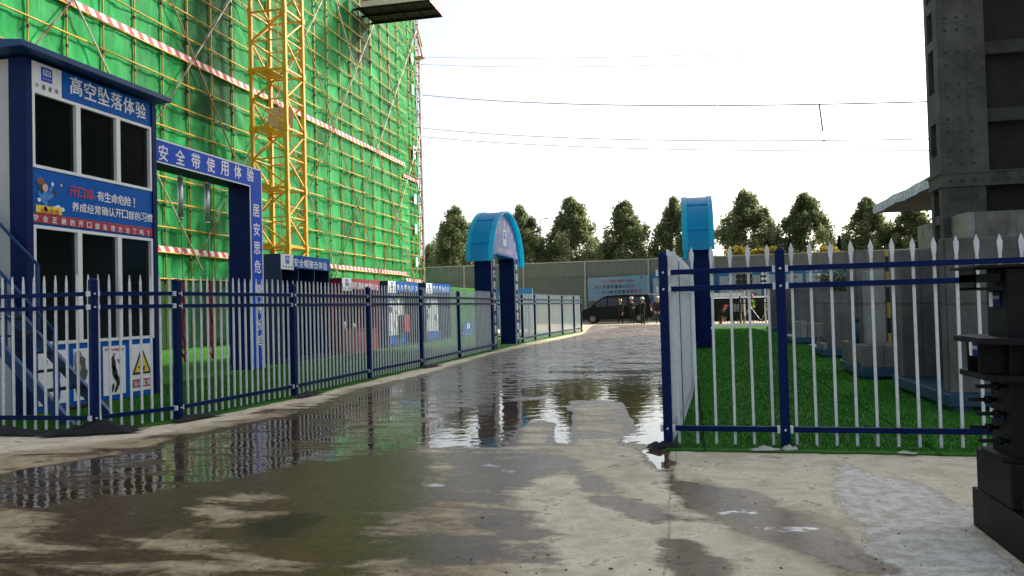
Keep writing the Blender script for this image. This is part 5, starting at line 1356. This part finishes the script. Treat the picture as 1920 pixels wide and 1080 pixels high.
# ------------------------------------------------------------------ people
def person(label, loc, face, top, legs, shoes, helmet, pose, hh=1.75, vest=None, group='workers at the far end of the site'):
    """body grown from one joint skeleton; pose gives arm and leg joints; face = heading (0 looks along -y)"""
    k = hh / 1.75
    P_ = {'pel': (0, 0, .95), 'spi': (0, .01, 1.12), 'che': (0, .0, 1.33), 'nek': (0, .0, 1.49), 'hd0': (0, -.01, 1.57), 'hd1': (0, -.02, 1.66), 'hd2': (0, -.015, 1.73), 'nose': (0, -.115, 1.63)}
    RAD = {'pel': (.155, .115), 'spi': (.145, .105), 'che': (.175, .115), 'nek': (.055, .055), 'hd0': (.072, .085), 'hd1': (.078, .095), 'hd2': (.06, .075), 'nose': (.014, .014)}
    E_ = [('pel', 'spi'), ('spi', 'che'), ('che', 'nek'), ('nek', 'hd0'), ('hd0', 'hd1'), ('hd1', 'hd2'), ('hd1', 'nose')]
    TYPE = {'nek': 2, 'hd0': 2, 'hd1': 2, 'hd2': 2, 'nose': 2, 'pel': 1, 'spi': 0, 'che': 0}
    for s, n_ in ((-1, 'l'), (1, 'r')):
        P_['ear' + n_] = (s * .085, .0, 1.635); RAD['ear' + n_] = (.018, .022); E_.append(('hd1', 'ear' + n_)); TYPE['ear' + n_] = 2
        a = pose['arm' + n_]
        names = ['sh' + n_, 'el' + n_, 'wr' + n_, 'pa' + n_]
        for nm, p, r in zip(names, [(s * .20, .0, 1.42)] + list(a), ((.07, .07), (.05, .05), (.034, .03), (.036, .02))):
            P_[nm] = p; RAD[nm] = r; TYPE[nm] = 0
        TYPE['pa' + n_] = 2; TYPE['wr' + n_] = 0
        E_ += [('che', names[0]), (names[0], names[1]), (names[1], names[2]), (names[2], names[3])]
        wv_ = Vector(a[1]); pv_ = Vector(a[2]); d = (pv_ - wv_).normalized(); sd_ = d.cross(Vector((0, 1, .2))).normalized(); crl = Vector((0, -1, -.3))
        for f, (off, ln) in enumerate(((-.026, .060), (-.009, .072), (.009, .068), (.026, .052))):
            q = [pv_ + sd_ * off + d * .03, pv_ + sd_ * off * 1.1 + d * (.03 + ln * .6) + crl * .008, pv_ + sd_ * off * 1.1 + d * (.03 + ln) + crl * .028]
            prev = 'pa' + n_
            for j, pt in enumerate(q):
                nm = f'f{n_}{f}{j}'; P_[nm] = tuple(pt); RAD[nm] = (.0095 - .001 * j,) * 2; TYPE[nm] = 2; E_.append((prev, nm)); prev = nm
        prev = 'pa' + n_
        for j, pt in enumerate((pv_ - sd_ * .035 - d * .0 + crl * .01, pv_ - sd_ * .05 + d * .03 + crl * .02)):
            nm = f't{n_}{j}'; P_[nm] = tuple(pt); RAD[nm] = (.0105 - .001 * j,) * 2; TYPE[nm] = 2; E_.append((prev, nm)); prev = nm
        kn, an = pose['leg' + n_]
        an = Vector(an)
        for nm, p, r, ty in (('hi' + n_, (s * .095, 0, .90), (.095, .10), 1), ('kn' + n_, kn, (.065, .068), 1), ('an' + n_, tuple(an), (.045, .05), 1), ('to' + n_, tuple(an + Vector((s * .02, -.15, -.035))), (.042, .03), 3)):
            P_[nm] = p; RAD[nm] = r; TYPE[nm] = ty
        E_ += [('pel', 'hi' + n_), ('hi' + n_, 'kn' + n_), ('kn' + n_, 'an' + n_), ('an' + n_, 'to' + n_)]
    lean = pose.get('lean', 0.0)
    def tr(p):
        x, y, z = p
        if lean and z > .96:
            dz = z - .96; y2 = y * math.cos(lean) - dz * math.sin(lean); z2 = .96 + y * math.sin(lean) + dz * math.cos(lean); return (x, y2, z2)
        return p
    names = list(P_); ix = {q: i for i, q in enumerate(names)}
    dr = pose.get('drop', 0.0)
    pts = [tr(P_[q]) if not q[:2] in ('hi', 'kn', 'an', 'to') else P_[q] for q in names]
    pts = [(x * k, y * k, (z - (dr if not q[:2] in ('kn', 'an', 'to') else 0)) * k) for q, (x, y, z) in zip(names, pts)]
    me = bpy.data.meshes.new('tmp'); me.from_pydata(pts, [(ix[a], ix[b]) for a, b in E_], [])
    o = bpy.data.objects.new('tmp', me); COL.objects.link(o)
    md = o.modifiers.new('s', 'SKIN'); md.use_smooth_shade = True
    for q in names:
        v = me.skin_vertices[0].data[ix[q]]; v.radius = tuple(r * k for r in RAD[q]); v.use_root = q == 'pel'
    sb_ = o.modifiers.new('u', 'SUBSURF'); sb_.levels = 1; sb_.render_levels = 1
    bpy.context.view_layer.update()
    m2 = bpy.data.meshes.new_from_object(o.evaluated_get(bpy.context.evaluated_depsgraph_get()))
    bpy.data.objects.remove(o); bpy.data.meshes.remove(me)
    m2.materials.clear()
    for x in (top, legs, M_skin, shoes): m2.materials.append(x)
    A = np.array(pts); ty = np.array([TYPE[q] for q in names])
    C_ = np.array([p.center[:] for p in m2.polygons]); dd = ((C_[:, None, :] - A[None]) ** 2).sum(-1)
    m2.polygons.foreach_set('material_index', ty[dd.argmin(1)].astype(np.int32)); m2.polygons.foreach_set('use_smooth', [True] * len(m2.polygons))
    m2.name = 'person'
    p = link(bpy.data.objects.new('person', m2)); p.location = (*loc, 0); p.rotation_euler = (0, 0, face)
    tag(p, label, 'person', group)
    hc = Vector(pts[ix['hd2']]); th = -lean
    mb = MB(); mb.sphere((0, 0, 0), .135 * k, 18, 10, (1, 1.12, .95), 0, -.02); mb.tube((0, 0, -.006), (0, 0, .004), .14 * k, 18)
    mb.prism([(-.10 * k, -.13 * k, 0), (-.06 * k, -.2 * k, -.012), (.06 * k, -.2 * k, -.012), (.10 * k, -.13 * k, 0)], (0, 0, .01)); mb.bar((0, -.13 * k, .06 * k), (0, .12 * k, .07 * k), .03, .15 * k)
    h = mb.build('helmet', helmet, p); h.location = hc - Vector((0, 0, .015)); h.rotation_euler = (-lean, 0, 0)
    if vest:
        mb = MB()
        ring = []
        for z, rx, ry in ((.93, .19, .15), (1.05, .185, .145), (1.2, .19, .145), (1.33, .205, .145), (1.42, .17, .12)):
            for i in range(20):
                t = 2 * PI * i / 20; ring.append(Vector(tr((rx * math.cos(t), ry * math.sin(t), z))) * k)
        fs_ = [(j * 20 + i, j * 20 + (i + 1) % 20, (j + 1) * 20 + (i + 1) % 20, (j + 1) * 20 + i) for j in range(4) for i in range(20) if i != 14 or j == 0]
        mb.add(ring, fs_, 0, True); vv = mb.build('safety_vest', vest, p)
    return p
def gr(x, y): q = at_z(x, y); return (q.x, q.y)
hang = lambda s: [(s * .25, .02, 1.14), (s * .24, -.06, .90), (s * .235, -.08, .81)]
clasp = lambda s: [(s * .26, .04, 1.16), (s * .10, -.20, 1.08), (s * .03, -.23, 1.06)]
stand = {'legl': ((-.10, -.01, .50), (-.11, .03, .075)), 'legr': ((.10, -.03, .50), (.12, .0, .075))}
step = {'legl': ((-.10, -.12, .50), (-.10, -.06, .075)), 'legr': ((.10, .03, .50), (.10, .16, .085))}
person('worker in black with a yellow helmet standing before the black van', (-4.62, 55.8), 2.6, M_cloth1, M_cloth1, M_cloth1, M_hely, {'arml': hang(-1), 'armr': hang(1), **step}, 1.62)
person('worker in olive jacket and white helmet, hands together beside the rear wheel', gr(1185, 606.5), .6, M_cloth2, M_cloth1, M_cloth1, M_helw, {'arml': clasp(-1), 'armr': clasp(1), **stand}, 1.76)
person('worker in dark navy coat and white helmet seen from behind under the raised tailgate', (-2.9, 52.0), 2.5, M_cloth3, M_cloth1, M_cloth1, M_helw, {'arml': clasp(-1), 'armr': hang(1), **stand}, 1.68)
person('worker in dark jacket and white helmet, rightmost of the four beside the van', (-2.02, 54.4), .1, M_cloth2, M_cloth1, M_cloth1, M_helw, {'arml': hang(-1), 'armr': hang(1), **stand}, 1.75)
fwd = lambda s: [(s * .28, -.06, 1.18), (s * .16, -.26, 1.0), (s * .12, -.33, .98)]
person('worker in a yellow green vest and red helmet pushing long handles behind the railing', (4.05, 54.5), .1, M_cloth1, M_cloth1, M_cloth1, M_helr, {'arml': fwd(-1), 'armr': fwd(1), **step}, 1.68, M_vest)
crouch = {'legl': ((-.13, -.38, .42), (-.12, -.05, .08)), 'legr': ((.13, -.34, .36), (.12, .02, .08)), 'drop': .52, 'lean': .6}
person('worker in black with a red helmet crouching on the ground behind the far railing', (1.75, 48.6), 1.0, M_cloth1, M_cloth1, M_lampred, M_helr, {'arml': fwd(-1), 'armr': fwd(1), **crouch}, 1.7)

# ------------------------------------------------------------------ things around the far end of the right turf
rl = thing('railing', 'dark upright bar railing at the far end of the right turf', 'railing', (1.15, 44, 0))
mb = MB(); mb.box(0, 3.0, -.02, .02, 1.44, 1.5); mb.box(0, 3.0, -.02, .02, 1.2, 1.25); mb.box(0, 3.0, -.02, .02, .1, .16); mb.build('rail', M_steel, rl)
for k in range(19):
    mb = MB(); mb.box(.03 + k * .163, .055 + k * .163, -.012, .012, .161, 1.199); mb.build('bar', M_steel, rl)
for x in (0, 1.5, 3.0):
    mb = MB(); mb.box(x - .035, x + .035, -.055, -.021, 0, 1.6); mb.build('post', M_steel, rl)
sh = thing('dark_backdrop', 'low black sheeted backdrop added behind the far railing and the workers there', 'backdrop', (1.4, 57.0, 0))  # black box added as a dark background for the railing
mb = MB(); mb.box(0, 4.2, 0, 2.0, 0, 1.5, b=.03); mb.build('wall', M_fabric, sh)
mb = MB(); mb.prism([(-.1, -.1, 1.5), (4.3, -.1, 1.5), (4.3, 2.1, 1.62), (-.1, 2.1, 1.62)], (0, 0, .05)); mb.build('roof', M_wallgrey, sh)
kb = thing('kerb_blocks', 'low row of white kerb blocks in front of the far railing', 'kerb', (1.2, 43.4, 0))
for k in range(7):
    mb = MB(); mb.box(k * .42, k * .42 + .4, 0, .2, 0, .16, b=.012); mb.build('block', M_white, kb)
wb = thing('segmented_board', 'long white segmented board above the far railing, left of the floodlights', 'board', (1.1, 47.5, 0))
mb = MB()
for k in range(6): mb.box(.02 + k * .32, .32 + k * .32, 0, .04, 1.62, 1.84)
mb.build('board', M_white, wb)
for x in (.1, 1.8):
    mb = MB(); mb.box(x, x + .05, .041, .09, 0, 1.84); mb.build('post', M_galv, wb)
fl = thing('floodlight_array', 'three by three array of dark round floodlights on a pole above the far railing', 'floodlight', (3.3, 50, 0))
mb = MB(); mb.tube((0, .12, 0), (0, .12, 2.9), .05, 8); mb.build('pole', M_galv, fl)
mb = MB(); mb.box(-.5, .5, .02, .06, 1.92, 3.06); mb.build('frame', mat('pale lamp frame', (0.4, 0.42, 0.42), .5), fl)
for i in range(3):
    for j in range(3):
        mb = MB(); c = Vector((-.32 + .32 * i, 0, 2.16 + .33 * j)); mb.tube(c + Vector((0, .02, 0)), c + Vector((0, -.14, 0)), .15, 16, .165); mb.build('lamp', M_black, fl)
f2 = thing('floodlight_array', 'narrow array of white faced round floodlights right of the dark array', 'floodlight', (4.5, 50, 0))
mb = MB(); mb.tube((0, .12, 0), (0, .12, 2.9), .05, 8); mb.build('pole', M_galv, f2)
mb = MB(); mb.box(-.24, .24, .02, .08, 2.2, 3.12); mb.build('frame', M_black, f2)
for i in range(2):
    for j in range(3):
        mb = MB(); c = Vector((-.11 + .22 * i, 0, 2.36 + .29 * j)); mb.tube(c + Vector((0, .02, 0)), c + Vector((0, -.03, 0)), .10, 14); mb.build('lamp', M_white, f2)
ht = thing('hand_cart', 'grey hand cart with a tilted pole and one spoked wheel behind the far railing', 'cart', (2.75, 47, 0))
mb = MB()
for k in range(20):
    t0, t1 = 2 * PI * k / 20, 2 * PI * (k + 1) / 20; mb.tube((.35 * math.cos(t0), 0, .35 + .35 * math.sin(t0)), (.35 * math.cos(t1), 0, .35 + .35 * math.sin(t1)), .025, 6)
for k in range(8):
    t = PI * k / 4; mb.tube((0, 0, .35), (.33 * math.cos(t), 0, .35 + .33 * math.sin(t)), .008, 4)
mb.build('wheel', M_steel, ht)
mb = MB(); mb.bar((-.1, .06, .35), (.9, .06, .1), .035, .035); mb.bar((.3, .06, .25), (.75, .06, 1.4), .035, .035); mb.build('pole', M_rag, ht)
mb = MB(); mb.box(-.3, .3, .08, .12, .75, 1.25); mb.build('plate', M_wallgrey, ht)
tl = thing('push_tool', 'pair of long pale handles meeting at the ground before the worker in the vest', 'tool', (4.35, 53.6, 0))
mb = MB(); mb.bar((-.45, .35, .98), (.15, -.1, .06), .022, .022); mb.bar((.75, .3, 1.1), (.17, -.1, .06), .022, .022); mb.build('handle', M_galv, tl)
mb = MB(); mb.box(-.05, .38, -.22, .0, .02, .1); mb.build('head', M_steel, tl)
sp_ = thing('steel_post', 'plain grey steel post at the right end of the far railing', 'post', (4.35, 43.2, 0))
mb = MB(); mb.box(-.05, .05, -.05, .05, 0, 2.3); mb.build('shaft', M_galv, sp_); mb = MB(); mb.box(-.1, .1, -.1, .1, 0, .02); mb.build('base', M_steel, sp_)

# ------------------------------------------------------------------ trees beyond the hoarding
def crown_mesh(seed, Hc=9.6, Rm=3.5, nclump=200, nleaf=130, size=.14):
    r_ = np.random.default_rng(seed); V = []; 
    def prof(t):   # radius along the height: rounded foot, pointed head
        return Rm * (np.clip(t / .25, 0, 1) ** .5) * (1 - np.clip((t - .30) / .72, 0, 1) ** 1.35) + .12
    tops = [(0, 0, 1.0)] + [(r_.uniform(-.5, .5), r_.uniform(-.5, .5), r_.uniform(.8, .93)) for _ in range(3)]
    cs = []
    while len(cs) < nclump:
        t = r_.random() ** .9; a = r_.random() * 2 * PI; lob = 1 + .16 * math.sin(3 * a + seed + 5 * t) + .10 * math.sin(5 * a - seed * 2 + 9 * t)
        rad = prof(t) * lob * (r_.random() ** .35); cs.append((rad * math.cos(a), rad * math.sin(a), t * Hc, .42 + .38 * (1 - t) + r_.uniform(-.12, .15)))
    for tx_, ty_, tt in tops:
        for q in range(5): cs.append((tx_ + r_.uniform(-.15, .15), ty_ + r_.uniform(-.15, .15), tt * Hc - q * .28, .22 + .08 * q))
    for cx_, cy_, cz_, rr in cs:
        k = int(nleaf * (rr / .6) ** 1.6) + 12
        d = r_.normal(size=(k, 3)); d /= np.linalg.norm(d, axis=1)[:, None]; d *= (r_.random(k) ** .45)[:, None] * rr * np.array([1, 1, 1.35])
        c = d + np.array([cx_, cy_, cz_])
        n_ = r_.normal(size=(k, 3)); n_ /= np.linalg.norm(n_, axis=1)[:, None]; u = np.cross(n_, r_.normal(size=(k, 3))); u /= np.linalg.norm(u, axis=1)[:, None]; v = np.cross(n_, u)
        s_ = r_.uniform(.6, 1.3, k)[:, None] * size
        V.append(np.stack([c - u * s_, c + v * s_ * .62, c + u * s_, c - v * s_ * .62], 1))
    V = np.concatenate(V).reshape(-1, 3); n = len(V) // 4
    me = bpy.data.meshes.new('crown'); me.from_pydata(V.tolist(), [], np.arange(4 * n).reshape(n, 4).tolist()); me.materials.append(M_leaf); return me
def trunk_mesh(seed, Hc=9.6):
    r_ = random.Random(seed); mb = MB(); p = Vector((0, 0, 0)); pts = [p]
    for i in range(9): p = p + Vector((r_.uniform(-.08, .08), r_.uniform(-.08, .08), 1.2)); pts.append(p)
    for i, (a, b) in enumerate(zip(pts[:-1], pts[1:])): mb.tube(a, b, .20 - .02 * i, 8, .20 - .02 * (i + 1), caps=False)
    for k in range(14):
        b = pts[2 + k % 6]; a = r_.uniform(0, 6.28); l = r_.uniform(1.2, 2.2) * (1 - (2 + k % 6) / 12); e = b + Vector((math.cos(a) * l, math.sin(a) * l, l * 1.1)); mb.tube(b, e, .05, 6, .015, caps=False)
    o = mb.build('trunk', M_bark); me = o.data; bpy.data.objects.remove(o); return me
CR = [crown_mesh(3), crown_mesh(8), crown_mesh(14), crown_mesh(21)]; TRK = [trunk_mesh(2), trunk_mesh(6)]
TREES = [(-24.1, 11.9, .95, 'pointed green poplar behind the hoarding between the scaffolding and the left arched gate', 0), (-17.0, 11.7, .9, 'green poplar half hidden behind the left arched gate', 1), (-11.9, 12.45, 1.06, 'tall broad green poplar just right of the left arched gate', 2),
         (-6.1, 11.6, 1.0, 'green poplar above the slogan banner', 3), (-1.0, 11.8, .86, 'green poplar just left of the right arched gate', 1), (5.85, 11.9, 1.08, 'tall green poplar right of the right arched gate', 0), (11.5, 11.5, 1.04, 'green poplar above the long notice board', 2),
         (17.4, 10.9, .95, 'darker green poplar left of the canopy tip', 3), (21.0, 9.9, 1.05, 'darker green poplar partly behind the canopy and tower', 0), (-27.6, 8.2, .45, 'small yellow green tree top right beside the scaffolding corner', 2), (24.8, 9.8, 1.1, 'dark green poplar mostly hidden behind the concrete tower', 1)]
for i, (x, h, w_, lab, v) in enumerate(TREES):
    t = thing('poplar_tree', lab, 'tree', (x, 82 + (i * 37 % 5) * .5, 0), i * 1.7, 'poplars in a row behind the hoarding')
    o = link(bpy.data.objects.new('crown', CR[v]), t); o.location = (0, 0, h * .19); o.scale = (w_, w_, h * .81 / 9.6)
    o = link(bpy.data.objects.new('trunk', TRK[i % 2]), t); o.scale = (1, 1, h / 12.5)
def bush(name, label, x, y, z, r, m_, seed, group, n=900, cone=False):
    r_ = np.random.default_rng(seed); t = thing(name, label, 'shrub', (x, y, 0), 0, group)
    c = r_.normal(size=(n, 3)); c /= np.linalg.norm(c, axis=1)[:, None]; lob = 1 + .25 * np.sin(4 * np.arctan2(c[:, 1], c[:, 0]) + seed) * 1; c *= (r_.random(n) ** .4 * lob)[:, None] * r * np.array([1.25, 1, .8])
    if cone:
        tt = r_.random(n); a = r_.random(n) * 6.28; rr = (1 - tt) * r * .8 * r_.random(n) ** .5; c = np.stack([rr * np.cos(a), rr * np.sin(a), (tt - .5) * r * 2.6], 1)
    c[:, 2] += z
    n_ = r_.normal(size=(n, 3)); n_ /= np.linalg.norm(n_, axis=1)[:, None]; u = np.cross(n_, r_.normal(size=(n, 3))); u /= np.linalg.norm(u, axis=1)[:, None]; v = np.cross(n_, u); s_ = .12
    V = np.stack([c - u * s_, c + v * s_ * .6, c + u * s_, c - v * s_ * .6], 1).reshape(-1, 3)
    me = bpy.data.meshes.new('foliage'); me.from_pydata(V.tolist(), [], np.arange(4 * n).reshape(n, 4).tolist()); me.materials.append(m_); link(bpy.data.objects.new('foliage', me), t)
    mb = MB(); mb.tube((0, 0, 0), (0, 0, z), .08, 6, .03); mb.build('trunk', M_bark, t); return t
GY_ = 'yellow leaved shrubs showing over the hoarding'
for i, (px, lab) in enumerate(((1382, 'yellow shrub over the hoarding, left of the two together'), (1442, 'yellow shrub over the hoarding behind the middle fence post'), (1552, 'yellow shrub over the hoarding near the white lamp post'), (1422, 'small yellow shrub squeezed between two larger yellow ones'))):
    q = at_y(px, 470, 72); bush('yellow_shrub', lab, q.x, 72, q.z - .25, (.75, .7, .8, .5)[i], M_leafy, i + 3, GY_)
for i, (px, lab) in enumerate(((1482, 'small dark conifer tip above the hoarding left of the taller conifer'), (1574, 'small dark conifer tip above the hoarding below the white lamp post'))):
    q = at_y(px, 462, 74); bush('conifer', lab, q.x, 74, q.z - .3, .95, M_leafd, i + 30, 'conifer tips over the hoarding', 700, True)
q = at_y(1575, 538, 56); bush('dark_shrub', 'dark green shrub in front of the long notice board, behind the concrete samples', q.x, 56, 2.3, 1.3, M_leafd, 50, None, 1500)

# ------------------------------------------------------------------ lamp posts and power lines
for x, y, px, lab, dy in ((1587, 429, 0, 'slim white lamp post above the hoarding, right of the yellow shrubs', 90), (1014, 412, 0, 'slim pale lamp post between the left arched gate and the tall poplar', 90)):
    q = at_y(x, y, dy); lp = thing('lamp_post', lab, 'lamp post', (q.x, dy, 0), 0, 'lamp posts beyond the hoarding')
    mb = MB(); mb.tube((0, 0, 0), (0, 0, q.z), .09, 8, .05); mb.build('pole', M_wallpost, lp)
    mb = MB(); mb.bar((0, 0, q.z), (.55, 0, q.z + .12), .06, .06); mb.build('arm', M_wallpost, lp); mb = MB(); mb.box(.4, .9, -.12, .12, q.z + .06, q.z + .16, b=.02); mb.build('lamp_head', M_wallpost, lp)
def wire_point(x, y, E0, E1):
    d = ray(x, y); ux, uy = E1.x - E0.x, E1.y - E0.y
    t = (E0.x * uy - E0.y * ux) / (d[0] * uy - d[1] * ux)
    return Vector((d[0] * t, d[1] * t, EYE + d[2] * t))
def wire(pts, label, r=.022, Y=140):
    # each line hangs in an upright plane that comes nearer towards the right
    E0 = at_y(*pts[0], 185.0); E1 = at_y(*pts[-1], 100.0)
    P_ = [wire_point(x, y, E0, E1) for x, y in pts]
    s_ = [(p - E0).xy.dot((E1 - E0).xy) / (E1 - E0).xy.length_squared for p in P_]
    co = np.polyfit(s_, [p.z for p in P_], 2)
    mb = MB(); mb.path([Vector((E0.x + (E1.x - E0.x) * s, E0.y + (E1.y - E0.y) * s, np.polyval(co, s))) for s in np.linspace(-.35, 1.3, 90)], r * 1.25, 5)
    o = mb.build('power_line', M_wire); tag(o, label, 'cable', 'power lines across the sky'); return o
wire([(800, 107), (1100, 108), (1732, 85)], 'topmost faint power line across the sky', .035)
wire([(800, 121), (1100, 125), (1732, 100)], 'faint power line just under the topmost one', .035)
wire([(790, 178), (1100, 195), (1400, 199), (1732, 190)], 'dark power line from which the dangling rod hangs', .065)
wire([(800, 241), (1100, 259), (1400, 265), (1740, 260)], 'power line touching the lower end of the dangling rod', .05)
wire([(800, 257), (1100, 275), (1500, 284), (1740, 281)], 'lowest power line across the sky', .045)
a = wire_point(1536.5, 198.5, at_y(790, 178, 185.0), at_y(1732, 190, 100.0)); b = wire_point(1545, 264, at_y(800, 241, 185.0), at_y(1740, 260, 100.0))
mb = MB(); mb.tube(a, a.lerp(b, .72), .10, 8); mb.tube(a.lerp(b, .72), b, .03, 6); mb.sphere(a, .14); mb.sphere(b, .14)
o = mb.build('insulator_rod', M_wire); tag(o, 'dark rod dangling between two power lines in the sky', 'insulator')
